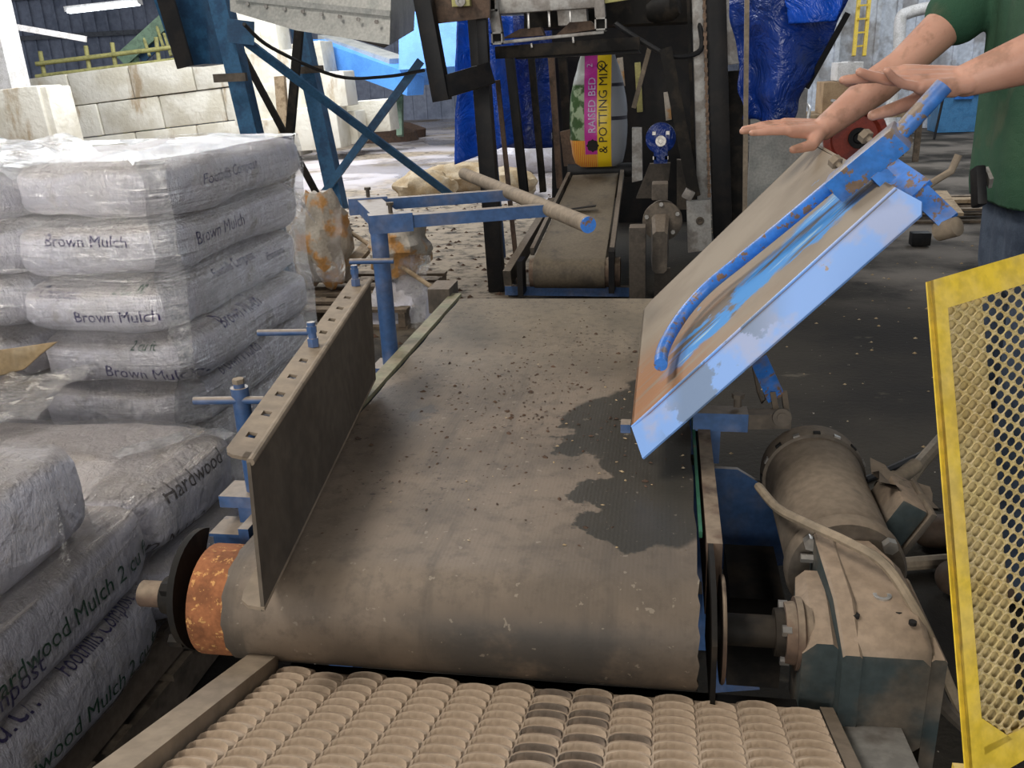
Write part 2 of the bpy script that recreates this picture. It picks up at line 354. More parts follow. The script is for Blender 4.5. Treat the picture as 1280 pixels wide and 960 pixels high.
def text_mesh(body, size, spacing=1.0):
    cu = bpy.data.curves.new('t', 'FONT'); cu.body = body; cu.size = size; cu.align_x = 'CENTER'; cu.align_y = 'CENTER'; cu.space_character = spacing; cu.resolution_u = 2
    o = bpy.data.objects.new('t', cu); COL.objects.link(o)
    dg = bpy.context.evaluated_depsgraph_get(); me = bpy.data.meshes.new_from_object(o.evaluated_get(dg))
    bpy.data.objects.remove(o)
    bm = bmesh.new(); bm.from_mesh(me); bmesh.ops.triangulate(bm, faces=bm.faces)
    for _ in range(4):
        es = [e for e in bm.edges if e.calc_length() > size * .35]
        if not es: break
        bmesh.ops.subdivide_edges(bm, edges=es, cuts=1); bmesh.ops.triangulate(bm, faces=bm.faces)
    bm.verts.index_update()
    v = [q.co.copy() for q in bm.verts]; f = [[q.index for q in g.verts] for g in bm.faces]; bm.free(); return v, f
def letter(body, size, o, right, up, parent, tree, mat, name='printed_lettering', lift=.0025, stretch=1., spacing=1.0, reach=.4):
    """lettering laid on a curved surface: dropped on to it along the surface's outward side"""
    v, f = text_mesh(body, size, spacing); right = V(right).normalized(); up = V(up); up = (up - right * up.dot(right)).normalized(); nn = right.cross(up)
    pts = []; ok = []
    for p in v:
        q = V(o) + right * p.x * stretch + up * p.y
        hit = tree.ray_cast(q + nn * reach, -nn, reach * 2) if tree else (q, nn, 0, 0)
        ok.append(hit[0] is not None and (not tree or abs((hit[0] - q).dot(nn)) < .16 or reach > .55)); pts.append((hit[0] + nn * lift) if hit[0] is not None else q)
    f = [g for g in f if all(ok[i] for i in g)]
    if not f: return None
    b = MB(); b.v = pts; b.f = f; me = bpy.data.meshes.new(name); o_ = ORG[parent.name]
    used = sorted({i for g in f for i in g}); mp = {k: i for i, k in enumerate(used)}
    me.from_pydata([pts[i] - o_ for i in used], [], [[mp[i] for i in g] for g in f]); me.update()
    return link(name, me, mat, parent)
def bvh(o):
    off = ORG[o.name]; me = o.data
    return BVHTree.FromPolygons([v.co + off for v in me.vertices], [list(p.vertices) for p in me.polygons])
# ================================================================== setting
X_, Y_, Z_ = V((1, 0, 0)), V((0, 1, 0)), V((0, 0, 1))
b = MB(); b.box((-2, 12, -.1), (44, 46, .2)); struct(b.build('floor', 'floor', org=(0, 0, 0)))
# far sheet-metal wall with ribs and girts
b = MB(); YB = 27.0; b.box((-6, YB, 3.4), (34, .1, 6.8)); 
wall = struct(b.build('wall_back', 'sheetwall', org=(0, 0, 0)))
for i in range(60):
    b = MB(); b.box((-22 + i * .45, YB - .075, 3.4), (.07, .05, 6.8)); b.build('rib', 'sheetwall', wall)
for z in (1.5, 3.0, 4.2):
    b = MB(); b.box((-10, YB - .18, z), (24, .16, .14)); b.build('girt', 'purlin', wall)
b = MB(); b.box((-2, 8, 7.1), (44, 44, .12)); struct(b.build('ceiling', 'roof', org=(0, 0, 7)))
for i in range(6):
    b = MB(); b.beam((-20, 10 + i * 3, 6.75), (8, 10 + i * 3, 6.75), .16, .4); struct(b.build('trim_%d' % (i + 1), 'purlin'))
# right-hand wall, pale and peeling, behind the worker
b = MB(); b.box((6.5, 17.5, 3.0), (9, .15, 6.0)); wr = struct(b.build('wall_right', 'palewall', org=(0, 0, 0)))
for i in range(24):
    b = MB(); b.box((2.4 + i * .35, 17.4, 3.0), (.08, .06, 6.0)); b.build('rib', 'palewall', wr)
# white building column by the block wall
b = MB(); p0 = at(8, 90, d=15.5); p1 = at(-14, -60, d=15.5); p1.x = p0.x; p1.y = p0.y
b.beam((p0.x, p0.y, 0), (p0.x - .1, p0.y, 6.9), .5, .5, up=Y_); struct(b.build('column_white', 'white'))
# ---- retaining wall of big concrete blocks
bw = thing('block_wall', 'low wall of large stained concrete blocks behind the wrapped sacks', 'wall', (-10, 17.4, 0))
bw['kind'] = 'structure'
rnd = random.Random(3)
base = at(300, 190, z=0)
bl = MB().box((0, 0, 0), (1, 1, 1), bev=.03)
def block(cx, cy, cz, sx, sy, sz, par, tilt=.07):
    q = MB(); R = Matrix.Rotation(-tilt, 3, 'Y') @ Matrix.Rotation(rnd.uniform(-.01, .01), 3, 'Z')
    q.box((cx, cy + rnd.uniform(-.03, .03), cz), (sx - .02, sy, sz - .02), R, bev=.03); return q.build('concrete_block', 'block', par)
for row, off in ((0, 0), (1, -.75), (2, .1)):
    for k in range(9):
        cx = -17.2 + k * 1.42 + off
        if cx > -6.9: continue
        block(cx, 17.0, .33 + row * .66 + (cx + 8.2) * .07, 1.42, .7, .66, bw)
for px, py, sx in ((30, 150, 1.6), (62, 152, .8)):
    c = at(px, py, d=13.5); block(c.x, c.y, .95, sx * .72, .6, 1.0, bw, .06)
# second run of blocks past the hopper leg, and pale blocks further back
b2 = thing('block_pile', 'stepped pile of pale concrete blocks between the hopper legs', 'blocks', (-6, 17, 0)); b2['kind'] = 'structure'
for px, py, sx, sz, d in ((345, 172, 1.1, .7, 16.2), (395, 160, 1.1, .75, 16), (345, 128, 1.5, .7, 16.2), (415, 112, .75, .62, 16), (462, 145, 1.0, .6, 17), (428, 160, .8, .6, 16.5), (345, 88, 1.3, .66, 16.2), (318, 45, .5, .9, 16.4), (345, 52, .35, 1.1, 16.4)):
    c = at(px, py, d=d); block(c.x, c.y, max(c.z, sz / 2 + .02), sx, .6, sz, b2, .04)
# yellow railing and green conveyor beyond the wall
t = thing('safety_rail', 'faded yellow safety rail above the block wall', 'railing', at(100, 85, d=20))
for (a, c_) in (((45, 80), (225, 58)), ((45, 96), (225, 74))):
    MB().tube([at(*a, d=20), at(*c_, d=20)], .05).build('rail', 'yellowrail', t)
for px in (50, 107, 140, 195): MB().tube([V((at(px, 80, d=20).x, at(px, 80, d=20).y, 0)), at(px, 92 - px * .12 - 22, d=20)], .05).build('post', 'yellowrail', t)
t = thing('distant_conveyor', 'green lattice conveyor rising behind the block wall', 'conveyor', at(155, 75, d=22))
MB().beam(at(152, 76, d=22), at(215, 18, d=22), .5, .32).build('trough', 'greenpaint', t)
MB().beam(at(176, 74, d=22.4), at(225, 30, d=22.4), .25, .22).build('side_beam', 'steelblue', t)
p = at(165, 66, d=22); MB().beam(p, V((p.x, p.y, 0)), .2, .2, up=Y_).build('leg', 'greenpaint', t)
for px, py in ((178, 42), (195, 30), (205, 42)): MB().tube([at(px, py, d=21.8), at(px + 9, py + 28, d=21.8)], .04).build('strut', 'yellowrail', t)
t = thing('strip_lamp', 'glowing white strip lamp under the far roof', 'lamp', at(120, 5, d=21))
MB().beam(at(84, 12, d=21), at(175, 2, d=21), .35, .12).build('housing', 'white', t)
nl = NT('lamp_tube'); nl.set(nl.b.inputs['Emission Color'], (.85, .93, 1)); nl.b.inputs['Emission Strength'].default_value = 6; nl.fin((.9, .9, .9)); mt['lamp'] = nl.m
MB().beam(at(86, 15, d=20.9), at(173, 5, d=20.9), .2, .06).build('tube', 'lamp', t)
b = MB(); b.beam(at(4, 31, d=15.6), at(108, 49, d=16), .12, .10); tag(b.build('steel_bar', 'white'), 'pale horizontal bar in front of the far metal wall', 'bar')
# bright blue chute machine far behind
t = thing('blue_chute', 'bright blue inclined chute far behind the hopper legs', 'chute', at(460, 100, d=19))
MB().beam(at(400, 62, d=19), at(520, 105, d=17), .4, .42).build('trough', 'brightblue', t)
MB().beam(at(410, 48, d=19.3), at(500, 78, d=17.5), .5, .15).build('cover', 'galv', t)
MB().beam(at(548, 25, d=17), at(548, 95, d=17), 1.3, .9, up=Y_).build('box', 'brightblue', t)
MB().beam(at(405, 68, d=19.2), at(405, 160, d=19.2), .12, .12, up=Y_).build('leg', 'greenpaint', t)
MB().beam(at(500, 92, d=18.4), at(500, 170, d=18.4), .12, .12, up=Y_).build('leg', 'greenpaint', t)
t = MB(); 
for i in range(5):
    a = at(445 + i * 14, 172 + (i % 2) * 4, z=0); t.lathe(a, Z_, [(0, .9 - i * .08), (.18, .6), (.32, .25), (.36, .0)], 14)
tag(t.build('soil_heap', 'soil'), 'low heap of brown soil by the pale blocks', 'soil', kind='stuff')
# ================================================================== main conveyor
cv = thing('belt_conveyor', 'wide dusty flat belt conveyor with a rust-ended drive pulley', 'conveyor', (0, 0, 0))
BX0, BX1, BZ, PR, PY, FY = -.405, .378, .65, .10, .03, 1.78
prof = []
for i in range(21):
    a = -math.pi / 2 - math.pi * i / 20; prof.append((PY + PR * math.cos(a), BZ - PR + PR * math.sin(a)))
for i in range(1, 24): prof.append((PY + (FY - PY) * i / 24, BZ))
for i in range(21):
    a = math.pi / 2 - math.pi * i / 20; prof.append((FY + PR * math.cos(a), BZ - PR + PR * math.sin(a)))
for i in range(1, 12): prof.append((FY + (PY - FY) * i / 12, BZ - 2 * PR))
NX = 24; vs = []; 
for rr in (0, -.006):
    for k, (y, z) in enumerate(prof):
        cy = min(max(y, PY), FY); dy, dz = y - cy, z - (BZ - PR); L = math.hypot(dy, dz)
        for i in range(NX + 1):
            wav = .0012 * math.sin(y * 9 + i * .3) * (1 if PY < y < FY and z > .6 else 0)
            ex = .002 * math.sin(k * 2.1) if i in (0, NX) else 0
            vs.append((BX0 + (BX1 - BX0) * i / NX + ex, cy + dy * (L + rr) / L, BZ - PR + dz * (L + rr) / L + wav))
K = len(prof); W1 = NX + 1; fs = []
for k in range(K):
    k2 = (k + 1) % K
    for i in range(NX):
        fs.append((k * W1 + i, k2 * W1 + i, k2 * W1 + i + 1, k * W1 + i + 1))
        o_ = K * W1; fs.append((o_ + k * W1 + i, o_ + k * W1 + i + 1, o_ + k2 * W1 + i + 1, o_ + k2 * W1 + i))
    for i in (0, NX): o_ = K * W1; fs.append((k * W1 + i, o_ + k * W1 + i, o_ + k2 * W1 + i, k2 * W1 + i))
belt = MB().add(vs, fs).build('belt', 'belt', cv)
# crumbs of mulch left on the belt
def crumbs(cnt, smin, smax, mat, name, lab, seed, spread):
    r = random.Random(seed); m_ = MB()
    for _ in range(cnt):
        x, y = spread(r); s_ = r.uniform(smin, smax); a = r.uniform(0, 3.14); R = Matrix.Rotation(a, 3, 'Z')
        pts = [V((x, y, BZ + .0008)) + R @ V((s_ * math.cos(t) * r.uniform(.6, 1.3), s_ * .6 * math.sin(t) * r.uniform(.6, 1.3), 0)) for t in (0, 1.05, 2.1, 3.14, 4.2, 5.2)]
        topc = V((x, y, BZ + s_ * .6)); k = len(m_.v); m_.v += pts + [topc]; m_.f += [(k + i, k + (i + 1) % 6, k + 6) for i in range(6)]
    o = m_.build(name, mat, belt); o['kind'] = 'stuff'; o['label'] = lab
def sp1(r):
    x = max(-.36, min(.36, r.gauss(-.02, .17))); y = max(.1, min(1.75, r.gauss(.85, .36))); return x, y
crumbs(520, .0015, .005, 'soil', 'mulch_crumb', 'dark mulch crumbs strewn on the belt', 5, sp1)
crumbs(60, .005, .010, 'soil', 'bark_crumb', 'larger dark bark crumbs on the belt', 8, sp1)
crumbs(46, .0015, .0065, 'sack', 'pale_chip', 'pale wood chips on the belt', 6, lambda r: (max(-.35, min(.36, r.gauss(.16, .17))), max(.1, min(1.7, r.gauss(.5, .3)))))
# drive pulley and bearing
pu = MB().lathe((-.475, PY, BZ - PR), X_, [(0, 0), (0, .088), (.004, PR - .003), (.845, PR - .003), (.847, .088), (.848, 0)], 40).build('drive_pulley', 'rust', cv)
pu['label'] = 'orange rusty bare end of the drive pulley'
MB().lathe((-.40, FY, BZ - PR), X_, [(0, 0), (0, PR - .007), (.78, PR - .007), (.78, 0)], 28).build('tail_pulley', 'dusty_dark', cv)
pb = MB()
fl = []
for i in range(26):
    a = math.radians(60 + 250 * i / 25); fl.append((-.50, PY + .02 + .105 * math.cos(a), .555 + .11 * math.sin(a)))
pb.plate(fl + [(-.50, PY + .02 + .07, .50), (-.50, PY + .05, .62)], (-.012, 0, 0))
pbo = pb.build('bearing_plate', 'grime', cv)
MB().lathe((-.512, PY, .55), -X_, [(0, .058), (.02, .055), (.028, .036), (.05, .034), (.05, .0)], 24).build('bearing_hub', 'grime', cv)
MB().lathe((-.55, PY, .55), -X_, [(0, .024), (.06, .024), (.063, .018), (.063, 0)], 20).build('shaft_stub', 'rustbrown', cv)
for dy, dz in ((-.06, -.05), (.05, -.06), (-.055, .05)):
    MB().cyl((-.505, PY + dy, .55 + dz), (-.53, PY + dy, .55 + dz), .013, n=6).build('bolt', 'grime', cv)
# side rails
MB().beam((-.432, .25, .652), (-.432, 1.84, .652), .04, .012).build('edge_strip', 'olive', cv)
MB().beam((-.445, .12, .575), (-.445, 1.84, .575), .02, .13).build('side_rail', 'blue', cv)
MB().beam((.408, .12, .585), (.408, 1.84, .585), .026, .14).build('side_rail', 'rustbrown', cv)
MB().beam((.386, .16, .648), (.386, 1.84, .648), .006, .012).build('edge_line', 'green', cv)
b = MB()
b.plate([(.397, -.075, .47), (.397, .12, .47), (.397, .12, .655), (.397, .06, .66), (.397, -.02, .64), (.397, -.075, .59)], (.008, 0, 0)); b.build('bearing_plate', 'grime', cv)
for (x, y) in ((-.445, .5), (-.445, 1.6), (.41, .75), (.41, 1.6)):
    MB().beam((x, y, 0), (x, y, .52), .06, .06, up=Y_).build('leg', 'blue', cv)
for y in (.5, 1.6): MB().beam((-.445, y, .30), (.41, y, .30), .05, .05).build('cross_brace', 'blue', cv)
MB().beam((-.445, .2, .40), (-.445, .2, .645), .012, .09, up=X_).build('bracket', 'blue', cv)
MB().box((-.485, 1.86, .64), (.08, .14, .09)).build('end_bracket', 'dusty_dark', cv)
# blue gusset plate behind the drive
g = [at(*p, y=.60) for p in ((888, 585), (922, 587), (955, 607), (985, 655), (992, 706), (893, 712))]
MB().plate(g, (0, .012, 0)).build('gusset_plate', 'blue', cv)
MB().box((.50, .36, .36), (.10, .20, .20)).build('drive_guard', 'grime', cv)
g = [at(*p, y=.30) for p in ((890, 755), (900, 752), (925, 800), (950, 862), (894, 866))]
MB().plate(g, (0, .012, 0)).build('web_plate', 'blue', cv)
# ================================================================== gear motor
MX, MZ = .640, .56
gm = thing('gear_motor', 'dusty gear motor driving the belt pulley on the right', 'motor', (MX, .2, .30))
body = MB().lathe((MX, .235, MZ), Y_, [(0, 0), (0, .088), (.012, .092), (.02, .096), (.31, .098), (.315, .1), (.345, .1), (.35, .09), (.35, 0)], 40).build('motor_housing', 'motor', gm)
cw = MB().lathe((MX, .575, MZ), Y_, [(0, .088), (0, .107), (.028, .109), (.055, .106), (.068, .09), (.072, .05), (.072, 0)], 40).build('fan_cowl', 'motor', gm)
for i in range(16):
    a = 2 * math.pi * i / 16; p = V((MX + .1075 * math.cos(a), .581, MZ + .1075 * math.sin(a)))
    MB().box(p, (.014, .010, .006), Matrix.Rotation(-a + math.pi / 2, 3, 'Y')).build('cowl_clip', 'bolt' if i % 2 else 'hole', cw)
MB().lathe((MX, .20, MZ), Y_, [(0, 0), (0, .098), (.008, .103), (.03, .103), (.036, .097), (.036, 0)], 40).build('flange', 'motor', gm)
for i in range(4):
    a = math.pi / 4 + i * math.pi / 2; p = V((MX + .092 * math.cos(a), .198, MZ + .092 * math.sin(a)))
    MB().cyl(p, p + V((0, -.016, 0)), .013, n=6).build('flange_bolt', 'bolt', gm)
# gearbox casting: tapering neck, then the block over the output shaft
def loft(rings, name, mat, parent):
    n_ = len(rings[0]); m_ = MB(); vs = [p for r in rings for p in r]
    m_.add(vs, [(j * n_ + i, j * n_ + (i + 1) % n_, (j + 1) * n_ + (i + 1) % n_, (j + 1) * n_ + i) for j in range(len(rings) - 1) for i in range(n_)] + [list(range(n_)), list(range((len(rings) - 1) * n_, len(rings) * n_))])
    return m_.build(name, mat, parent)
def sect(y, x0, x1, z0, z1, ch):
    return [V(p) for p in ((x0 + ch, y, z1), (x1 - ch, y, z1), (x1, y, z1 - ch), (x1, y, z0 + ch), (x1 - ch, y, z0), (x0 + ch, y, z0), (x0, y, z0 + ch), (x0, y, z1 - ch))]
gb = loft([sect(.20, MX - .062, MX + .062, .47, .628, .03), sect(.17, MX - .058, MX + .060, .45, .636, .025), sect(.125, MX - .056, MX + .066, .42, .635, .014), sect(.02, MX - .046, MX + .078, .39, .615, .012), sect(-.035, MX - .044, MX + .080, .39, .590, .012), sect(-.05, MX - .04, MX + .076, .40, .572, .012)], 'gearbox', 'gear', gm)
loft([sect(.14, MX - .095, MX - .04, .43, .60, .015), sect(.04, MX - .108, MX - .04, .41, .605, .02), sect(-.03, MX - .104, MX - .04, .41, .575, .02)], 'gearbox_cheek', 'gear', gm)
loft([sect(.19, MX - .062, MX - .03, .46, .645, .004), sect(.02, MX - .056, MX - .025, .40, .628, .004), sect(-.055, MX - .050, MX - .022, .37, .575, .004)], 'gearbox_rib', 'gear', gm)
MB().lathe((MX + .022, .045, .6165), Z_, [(0, .014), (.004, .014), (.004, .008), (.001, .007), (.001, 0)], 16).build('oil_plug', 'bolt', gb)
for dx, yy in ((-.025, .0), (.055, -.01), (.04, .015)): MB().cyl((MX + dx, yy, .606), (MX + dx, yy, .6115), .006, n=8).build('screw', 'hole', gb)
loft([sect(.13, MX + .07, MX + .085, .38, .60, .004), sect(-.045, MX + .078, MX + .10, .36, .57, .004)], 'side_cover', 'gear', gm)
for yy, zz in ((.18, .60), (.10, .585), (.06, .50)): MB().cyl((MX - .06, yy, zz), (MX - .082, yy, zz), .008, n=6).build('side_bolt', 'bolt', gm)
# output shaft with bolted coupling
sh = MB().lathe((.40, PY, .55), X_, [(0, .026), (.10, .026), (.10, .038), (.12, .04), (.15, .04)], 20).build('output_shaft', 'grime', gm)
MB().lathe((.415, PY, .55), X_, [(0, 0), (0, .086), (.003, .088), (.006, .086), (.006, 0)], 32).build('seal_ring', 'rustbrown', gm)
MB().lathe((.515, PY, .55), X_, [(0, 0), (0, .048), (.012, .05), (.016, .05), (.016, .058), (.026, .058), (.03, .05), (.04, .05), (.04, 0)], 28).build('coupling', 'rustbrown', gm)
for i in range(4):
    a = .9 + i * math.pi / 2; p = V((.508, PY + .042 * math.cos(a), .55 + .042 * math.sin(a))); MB().cyl(p, p + V((.014, 0, 0)), .009, n=6).build('coupling_bolt', 'bolt', gm)
# terminal box on the motor's right flank
R = Matrix.Rotation(.5, 3, 'Y')
tb = MB().box((MX + .125, .43, MZ + .01), (.055, .14, .105), R, bev=.008).build('terminal_box', 'gear', gm)
MB().box((MX + .156, .43, MZ - .008), (.012, .15, .115), R, bev=.004).build('lid', 'motor', tb)
MB().lathe((MX + .13, .52, MZ + .01), V((.65, .75, .1)), [(0, .022), (.05, .022), (.05, .016), (.13, .016), (.13, 0)], 14).build('cable_gland', 'cable', tb)
# fabric rag lying on the box -> crumpled dust cover
rg = MB(); q = [(MX + .09 + .03 * i + .004 * math.sin(j * 2.2), .40 + .025 * j, MZ + .085 - .016 * i + .012 * math.sin(i * 2 + j * 1.7)) for i in range(5) for j in range(5)]
for dz in (0, -.003): pass
rg.add(q + [(a_, b_, c_ - .004) for a_, b_, c_ in q], [(i * 5 + j, (i + 1) * 5 + j, (i + 1) * 5 + j + 1, i * 5 + j + 1) for i in range(4) for j in range(4)] + [(25 + i * 5 + j, 25 + i * 5 + j + 1, 25 + (i + 1) * 5 + j + 1, 25 + (i + 1) * 5 + j) for i in range(4) for j in range(4)])
rg.build('dust_flap', 'motor', tb)
# cable draped over the motor
pts = [at(948, 608, d=1.74), at(972, 635, d=1.60), at(1010, 655, d=1.50), at(1060, 678, d=1.44), at(1105, 705, d=1.40), at(1140, 755, d=1.36), at(1168, 810, d=1.36), at(1188, 860, d=1.40), at(1205, 890, d=1.46), at(1230, 905, d=1.55)]
tag(MB().tube(spline(pts, 8), .0085, 8).build('power_cable', 'cable'), 'tan power cable draped over the gear motor', 'cable')
pts = [at(1140, 800, d=1.5), at(1165, 850, d=1.55), at(1178, 880, d=1.62), at(1215, 915, d=1.65)]
tag(MB().tube(spline(pts, 8), .014, 8).build('conduit', 'dusty_dark'), 'dark conduit curling down beside the gearbox', 'conduit')
# steel stand beside the gearbox
st = thing('motor_stand', 'bare steel stand with a worn bright top below the gearbox', 'stand', at(1090, 930, z=0))
g = [at(1042, 868, z=.43), at(1108, 868, z=.43), at(1160, 985, z=.47), at(1060, 985, z=.47)]
MB().plate(g, (0, 0, -.012)).build('top_plate', 'steel', st)
MB().plate([g[0] - V((0, 0, .012)), g[3] - V((0, 0, .012)), V((g[3].x, g[3].y, .0)), V((g[0].x, g[0].y, .0))], (.012, 0, 0)).build('side_plate', 'dusty_dark', st)
MB().plate([g[1] - V((0, 0, .012)), g[2] - V((0, 0, .012)), V((g[2].x, g[2].y, .0)), V((g[1].x, g[1].y, .0))], (-.012, 0, 0)).build('side_plate', 'dusty_dark', st)
# ================================================================== inclined rough-top conveyor in front
ic = thing('incline_conveyor', 'tan rough-top inclined conveyor rising towards the viewer in front', 'conveyor', (.1, -.6, 0))
A0 = at(345, 845, z=.475); A1 = at(1022, 878, z=.475); A1.y = A0.y = (A0.y + A1.y) / 2
rise = V((.0, -1.0, .32)).normalized(); upn = V((1, 0, 0)).cross(-rise).normalized()
if upn.z < 0: upn = -upn
LEN = .85
ib = MB().plate([A0, A1, A1 + rise * LEN, A0 + rise * LEN], -upn * .02).build('rough_belt', 'rough_belt', ic)
# one crescent nub: a half-moon scallop, high at its far rim
def crescent(w_, l_, h_):
    """half-moon nub: a gentle ramp up to an arched crest, then a sharp drop on the near side"""
    nn = 8; crest = []; foot = []; far = []
    for i in range(nn + 1):
        a = math.pi * i / nn; x_ = w_ / 2 * math.cos(a); y_ = l_ * .55 * math.sin(a) - l_ * .2
        hh = h_ * (.25 + .75 * math.sin(a) ** .7)
        crest.append(V((x_, y_, hh))); foot.append(V((x_ * .93, y_ - l_ * .16, -.001))); far.append(V((x_, y_ + l_ * .75, -.001)))
    k = nn + 1
    return crest + foot + far, [(i, i + 1, k + i + 1, k + i) for i in range(nn)] + [(2 * k + i, 2 * k + i + 1, i + 1, i) for i in range(nn)]
ncol = 14; wid = (A1 - A0).length; pit = wid / ncol; rowp = .0285
vs, fs = crescent(pit * .97, rowp * 1.0, .0085)
Rb = Matrix((V((1, 0, 0)), -rise, upn)).transposed()
mesh_a = bpy.data.meshes.new('crescent'); mesh_a.from_pydata([Rb @ p for p in vs], [], fs); mesh_a.update(); mesh_a.materials.append(mt['rough_nub'])
mesh_b = mesh_a.copy(); mesh_b.materials.clear(); mesh_b.materials.append(mt['rough_nub_worn'])
for c_ in range(ncol):
    for r_ in range(21):
        if r_ * rowp + .02 > LEN: continue
        p = A0 + (A1 - A0) * ((c_ + .5) / ncol) + rise * (r_ * rowp + .012 + (rowp / 2 if c_ % 2 else 0))
        o = bpy.data.objects.new('crescent', mesh_b if (c_ in (7, 8) and (r_ * 7 + c_ * 3) % 5 < 3) or (c_ == 9 and r_ % 4 == 1) else mesh_a); COL.objects.link(o); o.parent = ic; o.location = p - ORG[ic.name]; o['kind'] = 'part'
        del o['kind']
L0 = at(326, 845, z=.50); rl = A0 + V((-.028, 0, .004))
MB().beam(rl - rise * .0 + upn * .0, rl + rise * LEN, .05, .045, up=upn).build('side_rail', 'guard', ic)
MB().beam(A1 + V((.012, 0, -.03)), A1 + V((.012, 0, -.03)) + rise * LEN, .02, .06, up=upn).build('side_rail', 'dusty_dark', ic)
MB().beam(A0 + V((0, .03, -.06)), A1 + V((0, .03, -.06)), .03, .08).build('tail_frame', 'grime', ic)
for px_, s_ in ((A0.x - .02, 1), (A1.x + .0, -1)):
    for y_ in (.12, .7):
        p = A0 + rise * y_; MB().beam((px_, p.y, 0), (px_, p.y, p.z - .05), .05, .05, up=Y_).build('leg', 'dusty_dark', ic)
# ================================================================== left side guard (channel with slotted top flange)
lg = thing('side_guard', 'tan slotted side guard standing along the left of the belt', 'guard', (-.38, .45, .66))
gA, gB = at(331, 764, d=1.355), at(313, 578, d=1.36); gC, gD = at(470, 474, d=2.28), at(463, 350, d=2.28)
tn = (gC - gA).cross(gB - gA).normalized()
if tn.x > 0: tn = -tn
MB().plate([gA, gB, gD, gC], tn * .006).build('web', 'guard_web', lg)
def flange(n0, n1, wv, name, holes):
    """strip from n0 to n1, reaching wv sideways, with square slots cut through it"""
    m_ = MB(); d = n1 - n0; L = d.length; cuts = [0.0]
    hs = [((s_ - .0095) if True else 0, s_ + .0095) for s_ in holes]
    up_ = d.cross(wv).normalized(); 
    if up_.z < 0: up_ = -up_
    T = -up_ * .006
    def quad(s0, s1, t0, t1): m_.plate([n0 + d * s0 + wv * t0, n0 + d * s1 + wv * t0, n0 + d * s1 + wv * t1, n0 + d * s0 + wv * t1], T)
    # rounded near corner
    quad(.012, 1, 0, .36); quad(.03, .985, .68, 1.0)
    m_.plate([n0 + d * .012, n0 + d * .012 + wv * .7, n0 + d * .018 + wv * .9, n0 + d * .03 + wv, n0 + d * .03][:4] + [n0 + d * .03 + wv * .0], T)
    e = .03
    for (h0, h1) in hs: quad(e, h0, .36, .68); e = h1
    quad(e, .985, .36, .68)
    return m_.build(name, 'guard', lg)
slots = [.085 + i * .0835 for i in range(5)] + [.085 + i * .0835 for i in range(6, 10)]
flange(gB, gD, V((-.052, .006, .006)), 'top_flange', slots)
MB().tube([gB, gD], .0065, 10).build('bend_edge', 'guard', lg)
m_ = MB(); d_ = (gC - gA); wv = V((-.045, 0, .004))
m_.plate([gA, gA + d_ * .98, gA + d_ * .98 + wv, gA + d_ * .035 + wv, gA + d_ * .012 + wv * .9, gA + d_ * .001 + wv * .6], (0, 0, .006)); m_.build('bottom_flange', 'guard', lg)
for i, s_ in enumerate((.085 + 5 * .0835, .94)):
    p = gB + (gD - gB) * s_ + V((-.026, 0, .003)); q = MB()
    q.cyl(p, p + V((0, 0, .018)), .012, n=6); q.cyl(p + V((0, 0, .016)), p + V((0, 0, .052)), .0085, n=12); q.cyl(p + V((0, 0, .03)), p + V((0, 0, .044)), .011, n=6); q.build('clamp_bolt', 'blue', lg)
# its clamp posts with sliding rods
def clamp(px, y0, y1, d, rx0, rx1, ry, label, wpx):
    p1, p0 = at(px, y0, d=d), at(px + 3, y1, d=d + .02); p0.x = p1.x; p0.y = p1.y
    t = thing('clamp_post', label, 'clamp', p0, 'clamps holding the left side guard')
    if wpx: 
        MB().cyl(p0, p1, wpx, n=24).build('post', 'blue', t)
        MB().cyl(p1, p1 + V((0, 0, .008)), wpx * .62, n=20).build('cap', 'blue', t); MB().cyl(p1 + V((0, 0, .008)), p1 + V((0, 0, .017)), wpx * .7, n=6).build('cap_nut', 'dusty', t)
        MB().box(p0 + V((.0, .0, -.012)), (.12, .07, .024)).build('base_plate', 'blue', t)
        MB().beam(p0 + V((.02, .02, -.02)), V((-.45, p0.y + .02, .56)), .05, .05).build('arm', 'blue', t)
    a, c_ = at(rx0, ry, d=d), at(rx1, ry - 1, d=d); MB().cyl(a, c_, .0075, n=12).build('rod', 'blue', t)
    return t
clamp(299, 484, 628, 1.66, 242, 330, 501, 'near clamp post with sideways rod behind the left guard', .0165)
clamp(396, 418, 470, 2.02, 322, 396, 416, 'middle sideways blue rod behind the left guard', 0)
clamp(447, 340, 420, 2.36, 437, 492, 327, 'far sideways pale rod at the end of the left guard', 0)
b = MB(); p = at(308, 676, d=1.72); b.box(p, (.10, .06, .055)); b.box(p + V((0, 0, .03)), (.11, .07, .006)); tag(b.build('mount_bracket', 'blue'), 'blue mounting bracket between pulley and near clamp post', 'bracket')
# ================================================================== overhead stop bar on a pole
sb = thing('stop_bar_frame', 'blue pole carrying two arms and a crosswise round stop bar', 'frame', at(489, 452, z=.60))
ZA = 1.04
pt = at(473, 284, z=ZA - .03); pbm = V((pt.x, pt.y, .60))
MB().cyl(pbm, pt, .0245, n=24).build('pole', 'blue', sb)
MB().box(pbm + V((0, 0, -.03)), (.10, .10, .06)).build('socket', 'blue', sb)
f0, f1 = at(461, 280, z=ZA), at(688, 262, z=ZA); r0, r1 = at(436, 258, z=ZA), at(640, 243, z=ZA)
MB().beam(f0, f1, .034, .034).build('arm', 'blue', sb); MB().beam(r0, r1, .034, .034).build('arm', 'blue', sb)
MB().beam(f0, f0 + (f1 - f0) * .23, .05, .05).build('sleeve', 'blue', sb); MB().beam(r0, r0 + (r1 - r0) * .23, .05, .05).build('sleeve', 'blue', sb)
